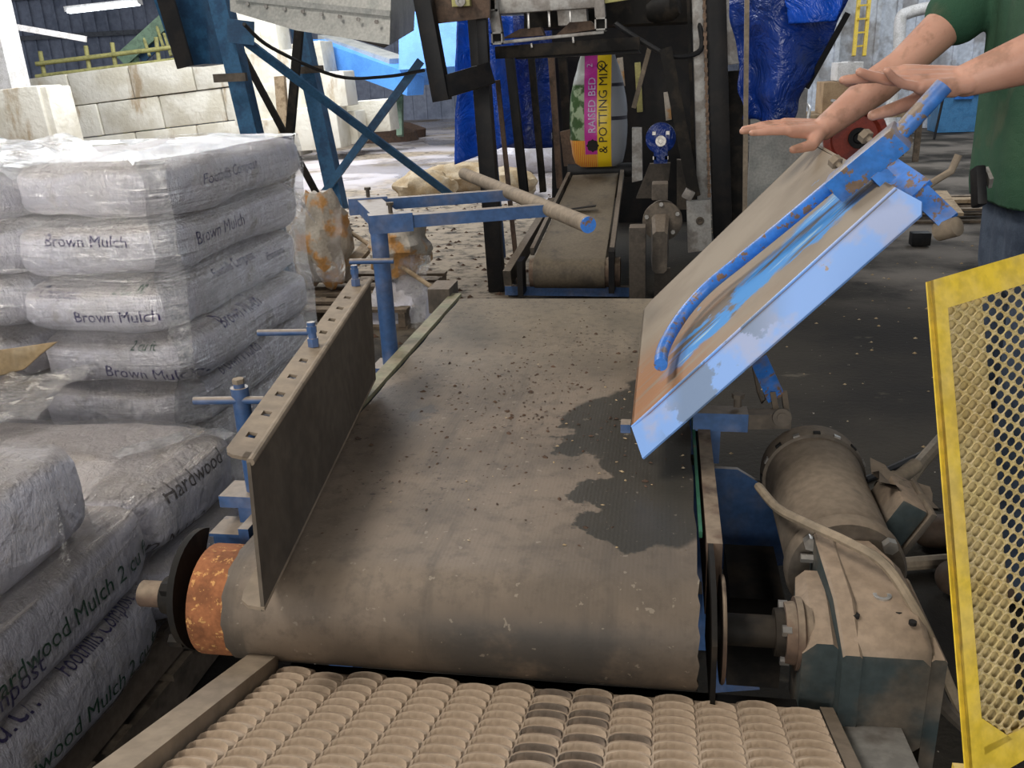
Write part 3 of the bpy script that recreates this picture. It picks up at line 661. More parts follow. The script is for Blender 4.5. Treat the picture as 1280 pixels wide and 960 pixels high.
MB().beam(r0 + (r1 - r0) * .12, f0 + (f1 - f0) * .1, .075, .04).build('cross_piece', 'blue', sb)
for a, d in ((f0, f1), (r0, r1)):
    p = a + (d - a) * .12 + V((0, 0, .02)); q = MB(); q.cyl(p, p + V((0, 0, .028)), .006, n=10); q.cyl(p + V((0, 0, .026)), p + V((0, 0, .034)), .011, n=6); q.build('set_screw', 'dusty_dark', sb)
t0, t1 = at(580, 217, z=ZA + .018), at(735, 281, z=ZA + .0)
MB().cyl(t0, t1, .0215, n=24).build('stop_bar', 'dusty', sb); dd = (t1 - t0).normalized(); MB().cyl(t1, t1 + dd * .003, .021, n=24).build('end_cap', 'blue_clean', sb)
# ================================================================== raised flap on the right
F1 = at(789, 533, d=1.76); F2 = at(1119, 234, y=F1.y); FL = .91
F4, F3 = F1 + Y_ * FL, F2 + Y_ * FL; fu = (F2 - F1).normalized(); fn = fu.cross(Y_).normalized()
if fn.z < 0: fn = -fn
fp = thing('tilted_flap', 'raised blue steel flap tilted up on the right, tan with dust', 'flap', (F1.x, F1.y, F1.z))
c1_ = F4 + fu * .035; c0_ = F4 - Y_ * .03
MB().plate([F1, F2, F3 - fu * .01, c1_, c0_], -fn * .006).build('panel', 'flap', fp)
La, Lb = at(803, 573, d=1.715), at(1163, 258, d=1.555)
lipn = (Lb - La).cross(F1 - La).normalized()
if lipn.y > 0: lipn = -lipn
mid = La + (Lb - La) * .985 
MB().plate([F1, F2 + (F2 - F1) * .0, F2 + (Lb - F2) * .75, Lb - (Lb - La).normalized() * .02 + (La - F1).normalized() * .0, La], -lipn * .006).build('front_lip', 'flap_lip', fp)
MB().tube([F1 - fn * .002, F2 - fn * .002], .0028, 8).build('bend_edge', 'flap_lip', fp)
MB().plate([F1, c0_, c0_ - fn * .05, F1 - fn * .05], fu * .006).build('left_lip', 'flap', fp)
MB().plate([c1_, F3, F3 - fn * .05, c1_ - fn * .05], -Y_ * .006).build('back_lip', 'flap', fp)
MB().plate([F2 + Y_ * .02, F3, F3 - fn * .05, F2 + Y_ * .02 - fn * .05], -fu * .006).build('right_lip', 'flap', fp)
MB().box(F1 + V((-.012, .03, -.012)), (.02, .03, .018)).build('foot', 'blue', fp)
def onflap(px, py, h):
    q = CF + CR * ((px - 640) / F_PX) - CU * ((py - 480) / F_PX); t = (F1 + fn * h - CAM).dot(fn) / q.dot(fn); return CAM + q * t
pp = [onflap(826, 456, .040), onflap(828, 440, .040), onflap(838, 418, .036), onflap(858, 388, .034), onflap(886, 358, .034), onflap(930, 322, .034), onflap(985, 277, .036), onflap(1040, 231, .038), onflap(1090, 189, .04)]
pip = MB().tube(spline(pp, 6), .0135, 16).build('handle_pipe', 'blue_clean', fp)
e0, e1 = onflap(1044, 236, .04), onflap(1128, 168, .045); 
ddr = (e1 - e0).normalized()
MB().beam(e0, e1, .044, .05, up=fn, bev=.004).build('clamp_sleeve', 'blue_worn', fp)
MB().beam(e0 + V((0, .03, 0)), e1 + V((0, .03, 0)), .02, .03, up=fn).build('sleeve_backing', 'dusty', fp)
r_end = at(1180, 107, d=(e1 - CAM).dot(CF) - .02)
MB().cyl(e1 - ddr * .03, r_end, .0165, n=18).build('rod', 'blue_worn', fp)
for px, py in ((1060, 187), (1097, 152)):
    p = e0 + (e1 - e0) * (.25 if px < 1080 else .72) + Y_ * .02; q = MB(); dv = (fn * .75 + Y_ * .66).normalized(); q.cyl(p, p + dv * .036, .006, n=10); q.cyl(p + dv * .034, p + dv * .048, .013, n=6); q.build('set_screw', 'dusty', fp)
k0, k1, k2 = at(1098, 204, d=1.76), at(1150, 240, d=1.66), at(1186, 276, d=1.62)
MB().beam((e0 + e1) / 2 - fn * .02, (e0 + e1) / 2 - fn * .05, .03, .05, up=Y_).build('sleeve_mount', 'blue_worn', fp)
MB().beam(k0, k1, .052, .012, up=(-.5, -.6, .6)).build('hinge_arm', 'blue_clean', fp)
MB().beam(k1 - (k1 - k0) * .1, k2, .038, .010, up=(-.5, -.6, .6)).build('hinge_link', 'blue_clean', fp)
MB().lathe(k2 - V((.0, .0, .015)), V((.5, -.6, .3)), [(-.02, 0), (-.02, .018), (.02, .018), (.024, .01), (.024, 0)], 12).build('hinge_knob', 'dusty', fp)
p = at(1166, 228, d=1.68); MB().tube([k1, p, p + V((.03, 0, .02)), p + V((.04, 0, .05))], .007).build('hook', 'dusty', fp)
# flap support bracket below
ss = thing('flap_support', 'blue square sleeve and slotted bar carrying the raised flap', 'bracket', at(900, 560, d=2.05))
s0, s1, s2 = at(866, 522, d=1.97), at(934, 524, d=1.95), at(988, 523, d=1.93)
MB().beam(s0, s1, .05, .042).build('sleeve', 'blue', ss); MB().beam(s1, s2, .038, .034).build('inner_bar', 'dusty_dark', ss)
p = at(922, 508, d=1.95); q = MB(); q.cyl(p, p + V((0, 0, .022)), .009, n=10); q.cyl(p + V((0, 0, .02)), p + V((0, 0, .03)), .014, n=6); q.build('set_screw', 'dusty_dark', ss)
MB().beam(at(949, 450, d=2.08), at(970, 497, d=1.98), .040, .010, up=Y_).build('slotted_bar', 'blue_clean', ss)
MB().beam(at(966, 492, d=1.985), at(972, 522, d=1.93), .012, .010, up=Y_).build('slot_cheek', 'dusty_dark', ss); MB().beam(at(980, 490, d=1.985), at(984, 520, d=1.93), .012, .010, up=Y_).build('slot_cheek', 'dusty_dark', ss)
MB().lathe(at(977, 522, d=1.91), V((0, -1, .3)), [(0, .02), (.01, .02), (.01, .011), (.014, .011), (.014, 0)], 16).build('pivot_bolt', 'dusty_dark', ss)
MB().beam(at(886, 535, d=1.98), at(884, 576, d=2.0), .05, .03, up=Y_).build('upright', 'blue', ss)
MB().tube([at(942, 460, d=2.15), at(948, 490, d=2.12), at(953, 503, d=2.1), at(958, 498, d=2.1), at(950, 462, d=2.14)], .004).build('retaining_clip', 'dusty_dark', ss)
for k_ in ('flap', 'flap_lip'):
    for nd in mt[k_].node_tree.nodes:
        if nd.type == 'TEX_COORD': nd.object = cv
# ================================================================== yellow mesh guard on the right
yg = thing('mesh_guard', 'yellow framed expanded-metal guard panel at the right edge', 'guard', at(1250, 960, d=1.05))
T0, B0 = at(1163, 351, d=1.12), at(1213, 975, d=1.04); T1 = at(1420, 276, d=1.26); hv = (T1 - T0); dn = (B0 - T0)
yn = hv.cross(dn).normalized()
if yn.y > 0: yn = -yn
def gp(u, v): return T0 + hv * u + dn * v
TH = -yn * .006
UL, VT, VB = .065, .068, .93
MB().plate([gp(0, 0), gp(1, 0), gp(1, VT), gp(0, VT)], TH).build('top_bar', 'yellow', yg)
MB().plate([gp(0, VT), gp(UL, VT), gp(UL, 1.02), gp(0, 1.02)], TH).build('left_bar', 'yellow', yg)
MB().plate([gp(1 - UL, VT), gp(1, VT), gp(1, 1.02), gp(1 - UL, 1.02)], TH).build('right_bar', 'yellow', yg)
MB().plate([gp(UL, .955), gp(1 - UL, .985), gp(1 - UL, 1.02), gp(UL, 1.02)], TH).build('bottom_bar', 'yellow', yg)
MB().plate([gp(UL, .90), gp(UL + .12, .97), gp(UL, .97)], TH).build('corner_gusset', 'yellow', yg)
MB().plate([gp(0, 0), gp(0, 1.02), gp(0, 1.02) - yn * .008, gp(0, 0) - yn * .008], hv.normalized() * .005).build('side_return', 'yellow', yg)
for u_ in (.03, .97):
    p = gp(u_, 1.0); MB().beam(p + TH * 2, V((p.x, p.y, 0)) + TH * 2, .03, .03, up=Y_).build('leg', 'yellow', yg)
m_ = MB(); cu, cvv = .0245, .0182; HL, DL = hv.length, dn.length
hU, dU = hv / HL, dn / DL; U0, U1, V0, V1 = UL * HL - .004, (1 - UL) * HL, VT * DL - .004, .99 * DL
nr = int((V1 - V0) / (cvv / 2)); nc = int((U1 - U0) / cu)
for r_ in range(nr):
    for c_ in range(nc):
        o_ = T0 - yn * .004 + hU * (U0 + (c_ + (.5 if r_ % 2 else 0)) * cu) + dU * (V0 + r_ * cvv / 2); k = len(m_.v)
        for (a_, b_) in ((1, 0), (0, 1), (-1, 0), (0, -1)): m_.v.append(o_ + hU * a_ * cu / 2 + dU * b_ * cvv / 2)
        q_ = .66; e_ = .24
        hole = [(q_, -e_), (q_, e_), (e_, q_), (-e_, q_), (-q_, e_), (-q_, -e_), (-e_, -q_), (e_, -q_)]
        hole = [(a_ * (1 - .0), b_) for a_, b_ in hole]
        for (a_, b_) in hole: m_.v.append(o_ + hU * a_ * cu / 2 + dU * b_ * cvv / 2 - yn * .0016 * b_)
        H = [k + 4 + i for i in range(8)]
        m_.f += [(k, H[1], H[2], k + 1), (k + 1, H[3], H[4], k + 2), (k + 2, H[5], H[6], k + 3), (k + 3, H[7], H[0], k), (k, H[0], H[1]), (k + 1, H[2], H[3]), (k + 2, H[4], H[5]), (k + 3, H[6], H[7])]
mo = bpy.data.meshes.new('expanded_metal'); mo.from_pydata([p_ - ORG[yg.name] for p_ in m_.v], [], m_.f); mo.update()
xm = link('expanded_metal', mo, 'yellow_mesh', yg); md = xm.modifiers.new('thickness', 'SOLIDIFY'); md.thickness = .003; md.offset = 0
MB().plate([gp(UL * .5, VT), gp(.25, VT), gp(.25, 1.0), gp(UL * .5, 1.0)], -yn * .003).build('backing_plate', 'yellow_mesh', yg).data.transform(Matrix.Translation(-yn * .012))
# ================================================================== sacks of mulch
def sack_mesh(c, size, seed, nu=56, nv=26, e1=.42, e2=.30, amp=.010):
    c = V(c); sx, sy, sz = V(size) / 2; r = random.Random(seed); o3 = V((r.uniform(0, 50), r.uniform(0, 50), r.uniform(0, 50)))
    sg = lambda v, e: math.copysign(abs(v) ** e, v); vs = []
    for j in range(nv + 1):
        ph = -math.pi / 2 + math.pi * j / nv
        for i in range(nu):
            th = 2 * math.pi * i / nu
            p = V((sg(math.cos(ph), e1) * sg(math.cos(th), e2) * sx, sg(math.cos(ph), e1) * sg(math.sin(th), e2) * sy, sg(math.sin(ph), e1) * sz))
            n1 = noise.noise(p * 4.5 + o3); n2 = noise.noise(p * 13 + o3); n3 = abs(noise.noise(p * 26 + o3))
            d = V((p.x / sx ** 2, p.y / sy ** 2, p.z / sz ** 2)).normalized()
            vs.append(c + p + d * (amp * n1 * 1.2 + amp * .55 * n2 - amp * .35 * n3) - V((0, 0, .0)))
    fs = [(j * nu + i, j * nu + (i + 1) % nu, (j + 1) * nu + (i + 1) % nu, (j + 1) * nu + i) for j in range(nv) for i in range(nu)]
    return MB().add(vs, fs, True)
ORDN = ['bottom', 'second', 'third', 'fourth', 'fifth', 'sixth', 'seventh']
class Stack: 
    def __init__(s): s.o = []; s.t = []
    def sack(s, c, size, seed, label, group, mat='bag', **k):
        o = sack_mesh(c, size, seed, **k).build('mulch_sack', mat); tag(o, label, 'sack', group); s.o.append(o); s.t.append(bvh(o)); return o
    def write(s, body, size, p, right, up, mat, stretch=1.0, lift=.0025):
        right = V(right).normalized(); up = V(up); up = (up - right * up.dot(right)).normalized(); nn = right.cross(up); best = None
        for o, t in zip(s.o, s.t):
            h = t.ray_cast(V(p) + nn * .5, -nn, 1.0)
            if h[0] is not None and (best is None or h[3] < best[0]): best = (h[3], o, t)
        if best: letter(body, size, p, right, up, best[1], best[2], mat, stretch=stretch, lift=lift, reach=.5)
    def tree(s):
        vs = []; fs = []
        for o in s.o:
            k = len(vs); off = ORG[o.name]; vs += [v.co + off for v in o.data.vertices]; fs += [[i + k for i in p.vertices] for p in o.data.polygons]
        return BVHTree.FromPolygons(vs, fs)
def wrap(st, x0, x1, y0, y1, z0, z1, inset, mat, label, seed, nper=150, nh=46, ntop=8, lift=.011, drop=.0):
    """stretch film pulled round a stack: a shell shrunk on to the sacks from outside and over the top edge"""
    tr = st.tree(); per = []; W_, D_ = x1 - x0, y1 - y0; P_ = 2 * (W_ + D_)
    for i in range(nper):
        s_ = P_ * i / nper
        if s_ < W_: per.append((V((x0 + s_, y0, 0)), V((0, 1, 0))))
        elif s_ < W_ + D_: per.append((V((x1, y0 + s_ - W_, 0)), V((-1, 0, 0))))
        elif s_ < 2 * W_ + D_: per.append((V((x1 - (s_ - W_ - D_), y1, 0)), V((0, -1, 0))))
        else: per.append((V((x0, y1 - (s_ - 2 * W_ - D_), 0)), V((1, 0, 0))))
    cx, cy = (x0 + x1) / 2, (y0 + y1) / 2; grid = []
    for j in range(nh + 1):
        z = z0 + (z1 - z0) * j / nh; row = []
        for (b_, d_) in per:
            o_ = V((b_.x, b_.y, z)) - d_ * .25; h = tr.ray_cast(o_, d_, .42)
            row.append((h[3] - .25) if h[0] is not None else .13)
        grid.append(row)
    for _ in range(14):
        grid = [[min(grid[j][i] + .0004, (grid[j][i] * 2 + grid[j][i - 1] + grid[j][(i + 1) % nper] + grid[max(j - 1, 0)][i] + grid[min(j + 1, nh)][i]) / 6) for i in range(nper)] for j in range(nh + 1)]
    vs = []
    for j in range(nh + 1):
        z = z0 + (z1 - z0) * j / nh
        for i, (b_, d_) in enumerate(per):
            k = max(-.08, min(grid[j][i], .12)) - lift; p = V((b_.x, b_.y, z)) + d_ * k
            vs.append(p + d_ * .004 * noise.noise(p * 21 + V((seed, 0, 0))))
    rows = nh + 1
    for t in range(1, ntop + 1):
        for i, (b_, d_) in enumerate(per):
            e = vs[nh * nper + i]; f = t / ntop * inset
            p = V((e.x + (cx - e.x) * f, e.y + (cy - e.y) * f, 0)); h = tr.ray_cast(V((p.x, p.y, z1 + .5)), V((0, 0, -1)), .8)
            zz = h[0].z if h[0] is not None else z1 - .02
            vs.append(V((p.x, p.y, max(zz, z1 - drop - .06) + .010 + .012 * abs(noise.noise(V((p.x * 6, p.y * 6, seed)))))))
        rows += 1
    fs = [(j * nper + i, j * nper + (i + 1) % nper, (j + 1) * nper + (i + 1) % nper, (j + 1) * nper + i) for j in range(rows - 1) for i in range(nper)]
    return tag(MB().add(vs, fs, True).build('stretch_film', mat), label, 'film')
def pallet(x0, x1, y0, y1, z, label):
    t = thing('wooden_pallet', label, 'pallet', ((x0 + x1) / 2, (y0 + y1) / 2, z), 'wooden pallets')
    for i in range(6):
        y = y0 + .05 + (y1 - y0 - .1) * i / 5; MB().box(((x0 + x1) / 2, y, z + .112), (x1 - x0, .09, .018)).build('deck_board', 'wood_dark', t)
    for i in range(3):
        x = x0 + .03 + (x1 - x0 - .06) * i / 2; MB().box((x, (y0 + y1) / 2, z + .06), (.04, y1 - y0, .085)).build('stringer', 'wood_dark', t)
    for i in range(3):
        y = y0 + .05 + (y1 - y0 - .1) * i / 2; MB().box(((x0 + x1) / 2, y, z + .009), (x1 - x0, .09, .017)).build('base_board', 'wood_dark', t)
# ---- tall wrapped stack at the back
S1 = Stack(); rs = random.Random(11)
pallet(-2.05, -1.02, .98, 1.92, 0, 'wooden pallet under the tall wrapped stack of sacks')
for L in range(7):
    ln = {6: 'top', 5: 'second from top', 4: 'third from top', 3: 'fourth from top', 2: 'fifth from top', 1: 'sixth from top', 0: 'bottom'}[L]
    for k, (xa, xb, nm) in enumerate(((-1.50, -1.0, 'belt-side column'), (-2.0, -1.50, 'outer column'))):
        z = .125 + .158 * L + .079; dx = rs.uniform(-.030, .022); dy = rs.uniform(-.03, .02)
        S1.sack(((xa + xb) / 2 + dx, 1.425 + dy, z + rs.uniform(-.005, .005)), (.515, .97, .168), 100 + L * 2 + k,
                'printed brown mulch sack, %s, %s layer of the tall stack' % (nm, ln), 'sacks in the tall wrapped stack', amp=.015, e1=.46, e2=.32)
def w1(body, size, px, py, face, mat='purple', st=1.0, tilt=0., rise_=0.):
    if face == 'f': S1.write(body, size, at(px, py, y=.95), (math.cos(tilt), 0, math.sin(tilt)), (0, 0, 1), mat, st)
    else: S1.write(body, size, at(px, py, x=-1.0), (0, math.cos(tilt), math.sin(tilt)), (0, 0, 1), mat, st)
w1('Brown Mulch', .046, 108, 302, 'f', tilt=-.03); w1('Foothills Compost', .034, 48, 366, 'f', tilt=-.03); w1('2 cu ft', .034, 160, 362, 'f', 'greenink')
w1('Brown Mulch', .046, 150, 394, 'f', tilt=.0); w1('2 cu ft', .030, 178, 434, 'f', 'greenink'); w1('Brown Mulch', .048, 186, 468, 'f', tilt=-.08)
w1('Foothills Compost', .046, 280, 214, 'r', tilt=.03); w1('Brown Mulch', .056, 276, 286, 'r', tilt=.03); w1('Foothills Compost', .040, 300, 330, 'r'); w1('Brown Mulch', .054, 302, 388, 'r'); w1('Brown Mulch', .05, 310, 446, 'r'); w1('Products', .04, 350, 316, 'r')
wrap(S1, -2.03, -.985, .93, 1.93, .10, 1.235, .42, 'film_a', 'shiny clear stretch film wound round the tall stack', 2.0)
# ---- nearer stack, lower, beside the incline conveyor
S2 = Stack(); G2 = 'sacks in the near low stack'
pallet(-1.70, -.80, -.70, .68, 0, 'lower pallet under the near stack of sacks'); pallet(-1.70, -.80, -.70, .68, .121, 'upper pallet under the near stack of sacks')
SKA, SKB = -.75, .245
for i, (z0, z1, lab) in enumerate(((.245, .425, 'bottom sack along the belt side of the near stack'), (.42, .605, 'middle hardwood mulch sack along the belt side of the near stack'), (.60, .80, 'upper sack on the belt side of the near stack, under dusty film'))):
    S2.sack((-.985 - (.02 if i == 2 else 0), -.215 - (.07 if i == 2 else 0), (z0 + z1) / 2), (.475, 1.05 if i < 2 else .94, z1 - z0 + .012), 300 + i, lab, G2, e1=.42, e2=.24)
for i, (z0, z1, lab) in enumerate(((.245, .425, 'bottom sack at the far end of the near stack'), (.42, .61, 'dusty hardwood mulch sack topping the far end of the near stack'))):
    S2.sack((-1.21, .505, (z0 + z1) / 2), (.93, .42, z1 - z0 + .012), 320 + i, lab, G2, e1=.45, e2=.30)
for i, (z0, z1, lab) in enumerate(((.245, .425, 'bottom sack on the outer side of the near stack'), (.42, .605, 'second sack up on the outer side of the near stack'), (.60, .79, 'third sack up on the outer side of the near stack'), (.785, .93, 'topmost pale sack at the left edge of the near stack'))):
    S2.sack((-1.47, -.245, (z0 + z1) / 2), (.46, .97, z1 - z0), 340 + i, lab, G2, e1=.5, e2=.34)
def w2(body, size, px, py, mat, tilt=0., st=1.0): S2.write(body, size, at(px, py, x=-.75), (0, math.cos(tilt), math.sin(tilt)), (0, 0, 1), mat, st)
w2('Hardwood Mulch 2 cu ft', .052, 98, 768, 'greenink'); w2('Foothills Compost', .052, -52, 925, 'purple'); w2('Hardwood Mulch 2 cu ft', .052, 112, 890, 'greenink', -.04); w2('Brown Mulch', .066, -42, 962, 'purple')
w2('Foothills Compost Products', .034, 160, 765, 'purple'); w2('Brown Mulch 2 cu ft', .046, 232, 665, 'darkink', -.08); w2('Hardwood', .055, 244, 594, 'darkink', -.02); w2('Mulch', .05, 135, 560, 'greenink'); w2('Hardwood', .05, 256, 712, 'purple')
wrap(S2, -1.73, -.735, -.75, .735, .20, .59, .34, 'film_b', 'dusty stretch film wound round the near stack', 7.0, nper=170, nh=26, ntop=9, drop=.12)
# crumpled loose plastic
def crumple(name, corners, amp, mat, label, cat, seed, n_=22, thick=.0012):
    a, b_, c_, d_ = [V(p) for p in corners]; nn = (b_ - a).cross(d_ - a).normalized(); vs = []
    for i in range(n_ + 1):
        for j in range(n_ + 1):
            u, v_ = i / n_, j / n_; p = a * (1 - u) * (1 - v_) + b_ * u * (1 - v_) + c_ * u * v_ + d_ * (1 - u) * v_
            k = noise.noise(p * 8 + V((seed, 0, 0))) + .6 * abs(noise.noise(p * 17 + V((seed, 3, 0))))
            vs.append(p + nn * amp * k + V((noise.noise(p * 6 + V((0, seed, 0))), noise.noise(p * 6 + V((0, 9, seed))), 0)) * amp * .7)
    m_ = MB(); m_.add(vs, [(i * (n_ + 1) + j, (i + 1) * (n_ + 1) + j, (i + 1) * (n_ + 1) + j + 1, i * (n_ + 1) + j + 1) for i in range(n_) for j in range(n_)], True)
    o = m_.build(name, mat); md = o.modifiers.new('thickness', 'SOLIDIFY'); md.thickness = thick
    return tag(o, label, cat)
crumple('loose_film', [at(-40, 212, d=2.35), at(150, 205, d=2.6), at(85, 168, d=2.75), at(-40, 178, d=2.6)], .022, 'film_white', 'cloudy loose film bunched on top of the tall stack', 'film', 1.3)
crumple('torn_film', [at(-30, 540, z=.655), at(45, 522, z=.655), at(116, 455, y=.90), at(-20, 478, y=.90)], .030, 'film_white', 'torn white film flap hanging on the near stack', 'film', 4.4)
crumple('torn_wrapper', [at(-30, 478, y=.895), at(30, 462, y=.895), at(70, 428, y=.91), at(-25, 440, y=.91)], .014, 'sack', 'crumpled tan wrapper lying between the two sack stacks', 'wrapper', 8.1)
crumple('film_tail', [at(352, 225, d=2.85), at(372, 240, d=2.9), at(396, 280, d=2.95), at(362, 238, d=2.92)], .012, 'film_a', 'loose tail of clear film off the tall stack', 'film', 2.7)
# ================================================================== rubbish and pallets beyond the guard
def lump(name, c, size, seed, mat, label, cat, group=None, amp=.16):
    m_ = MB(); vs = []; nu, nv = 30, 18; c = V(c); sx, sy, sz = V(size) / 2; o3 = V((seed * 3.1, seed, 0))
    for j in range(nv + 1):
        ph = -math.pi / 2 + math.pi * j / nv
        for i in range(nu):
            th = 2 * math.pi * i / nu; u = V((math.cos(ph) * math.cos(th), math.cos(ph) * math.sin(th), math.sin(ph)))
            k = 1 + amp * (noise.noise(u * 2 + o3) * 1.2 + .5 * abs(noise.noise(u * 5 + o3)))
            vs.append(c + V((u.x * sx * k, u.y * sy * k, max(u.z, -.75) * sz * k)))
    m_.add(vs, [(j * nu + i, j * nu + (i + 1) % nu, (j + 1) * nu + (i + 1) % nu, (j + 1) * nu + i) for j in range(nv) for i in range(nu)], True)
    o = m_.build(name, mat); return tag(o, label, cat, group)
def on(px, py, z): return at(px, py, z=z)
pc = on(420, 395, .0); 
pallet(pc.x - .75, pc.x + .55, pc.y - .3, pc.y + .75, 0, 'weathered pallet carrying rubbish sacks beyond the guard')
c = at(403, 300, y=pc.y + .25); lump('rubbish_sack', (c.x, c.y, .42), (.36, .36, .62), 1.1, 'orange', 'orange printed rubbish sack knotted up behind the tall stack', 'sack', amp=.3)
crumple('clear_wrap', [at(372, 352, y=pc.y + .03), at(430, 352, y=pc.y + .05), at(428, 258, y=pc.y + .18), at(388, 262, y=pc.y + .18)], .03, 'film_white', 'clear wrap hanging over the orange rubbish sack', 'film', 6.6)
c = at(508, 345, y=pc.y + .1); lump('rubbish_bundle', (c.x - .03, c.y, .42), (.34, .5, .36), 2.4, 'orange', 'torn orange sack bundle beside the blue pole', 'sack', amp=.35)
lump('wrapped_bundle', at(500, 395, y=pc.y), (.42, .5, .55), 5.2, 'bag', 'grey plastic bundle under the torn orange sack', 'bundle', amp=.2)
crumple('clear_sheet', [at(492, 440, y=pc.y - .28), at(532, 400, y=pc.y - .28), at(535, 320, y=pc.y - .05), at(498, 318, y=pc.y - .05)], .03, 'film_b', 'wrinkled clear sheet over the bundle beside the pole', 'film', 3.8)
tag(MB().tube([at(432, 286, y=pc.y + .5), at(550, 366, y=pc.y - .42)], .014, 10).build('broom_handle', 'wood'), 'thin wooden broom handle lying across the rubbish', 'handle')
for i, (a, b_, lab) in enumerate((((440, 330), (462, 305), 'short pale board behind the blue pole'), ((478, 312), (500, 296), 'pale timber offcut by the orange bundle'))):
    tag(MB().beam(at(*a, y=pc.y + .2), at(*b_, y=pc.y + .6), .09, .03).build('timber_board', 'wood'), lab, 'board')
for i, (px, py, sx, lab) in enumerate(((530, 238, .9, 'crumpled brown paper sack left of the black post'), (575, 228, 1.3, 'wide brown paper sack behind the blue brace'), (640, 235, .7, 'brown paper sack seen between the machine posts'))):
    c = at(px, py, z=.1); lump('paper_sack', (c.x, c.y, .14), (sx * .8, .6, .38), 9 + i * 1.7, 'sack', lab, 'sack', 'brown paper sacks on the floor', amp=.2)
c = at(660, 205, z=.1); lump('plastic_heap', (c.x, c.y, .28), (1.2, .9, .75), 4.1, 'bag', 'pale plastic heap seen between the machine posts', 'heap')
# ================================================================== hopper with braced legs
hp = thing('steel_hopper', 'grey galvanised hopper on blue braced legs behind the wrapped stack', 'hopper', at(350, 250, z=0))
def hb(a, c, w_, mat, name, d0=6.4, d1=None, t_=None):
    d1 = d1 or d0; MB().beam(at(*a, d=d0), at(*c, d=d1), w_, t_ or w_, up=Y_).build(name, mat, hp)
hb((270, -25), (322, 195), .115, 'steelblue', 'leg', 5.6, 5.9); 
g = at(322, 195, d=5.9); MB().beam(g, V((g.x + .1, g.y, 0)), .115, .115, up=Y_).build('leg_foot', 'steelblue', hp)
hb((372, 20), (424, 262), .115, 'steelblue', 'leg', 6.6, 6.8)
hb((300, 46), (566, 246), .055, 'steelblue', 'brace', 5.6, 7.2, .03); hb((526, 76), (396, 254), .055, 'steelblue', 'brace', 6.3, 6.7, .03)
hb((286, 36), (400, 250), .05, 'grime', 'brace', 6.9, 7.2, .03); hb((374, 36), (356, 240), .06, 'grime', 'brace', 6.3, 6.5, .04)
hb((268, 98), (308, 96), .05, 'dusty_dark', 'leg_clamp', 5.55, 5.55); hb((374, 88), (404, 86), .05, 'dusty_dark', 'leg_clamp', 6.55, 6.55)
hb((284, 38), (318, 42), .14, 'steelblue', 'gusset', 5.55, 5.6, .02)
# sheet-metal body: sloping faces
q0, q1, q2, q3 = at(285, -40, d=5.4), at(288, 14, d=5.4), at(487, 56, d=5.0), at(490, -40, d=5.0)
MB().plate([q0, q1, at(370, 38, d=5.2), q2, q3], (0, .01, 0)).build('side_sheet', 'galv', hp)
MB().plate([q2, q3, at(520, -40, d=6.0), at(517, 38, d=6.0)], (.0, .01, .0)).build('end_sheet', 'galv', hp)
MB().plate([at(487, 56, d=5.0), at(517, 38, d=6.0), at(480, 60, d=6.5), at(420, 42, d=6.2)], (0, 0, .01)).build('floor_sheet', 'grime', hp)
MB().beam(at(292, -3, d=5.35), at(488, 17, d=4.97), .03, .012, up=Y_).build('seam_strip', 'galv', hp)
for i in range(8):
    p = at(310 + i * 23, 5 + i * 3.2, d=5.33 - i * .05); MB().cyl(p, p - Y_ * .012, .012, n=6).build('rivet', 'steel', hp)
MB().plate([at(262, -40, d=5.7), at(178, -40, d=5.4), at(222, 84, d=5.6), at(256, 80, d=5.7)], (.02, .30, 0)).build('discharge_chute', 'steelblue', hp)
MB().beam(at(196, -40, d=5.38), at(232, 84, d=5.55), .11, .02, up=Y_).build('chute_edge', 'black', hp)
t = thing('timber_prop', 'short weathered timber prop leaning by the hopper leg', 'timber', at(352, 238, z=0)); MB().beam(at(352, 240, d=7.3), at(356, 188, d=7.4), .2, .05, up=Y_).build('plank', 'wood_dark', t)
tag(MB().beam(V((at(354, 180, d=12).x, at(354, 180, d=12).y, 0)), at(350, 96, d=12), .14, .08, up=Y_).build('timber_post', 'wood'), 'thin orange-brown timber post against the pale blocks', 'post')
pts = [at(305, 30, d=5.3), at(340, 60, d=5.6), at(420, 95, d=6), at(480, 96, d=6.2), at(530, 88, d=6)]
tag(MB().tube(spline(pts, 6), .012, 6).build('hanging_wire', 'rubber'), 'thin black wire drooping across the hopper legs', 'wire')
# ================================================================== bagging machine
bg_ = thing('bagging_machine', 'dark bagging machine of steel posts and frames behind the belt', 'machine', at(760, 365, z=0))
def bb(a, c, w_, mat, name, y0=4.6, y1=None, t_=None, par=None):
    y1 = y1 or y0; return MB().beam(at(*a, y=y0), at(*c, y=y1), w_, t_ or w_, up=Y_, bev=.004).build(name, mat, par or bg_)
bb((592, -40), (622, 366), .105, 'black', 'post', 4.55); bb((612, 150), (627, 322), .055, 'blue', 'post', 4.8)
bb((636, 62), (657, 256), .065, 'black', 'post', 5.6); bb((664, 70), (679, 240), .05, 'grime', 'post', 5.9); bb((689, 70), (700, 235), .05, 'rustbrown', 'post', 6.2); bb((703, 70), (712, 200), .07, 'grime', 'post', 6.4)
bb((622, 100), (650, 372), .03, 'rustbrown', 'hanging_strip', 4.7)
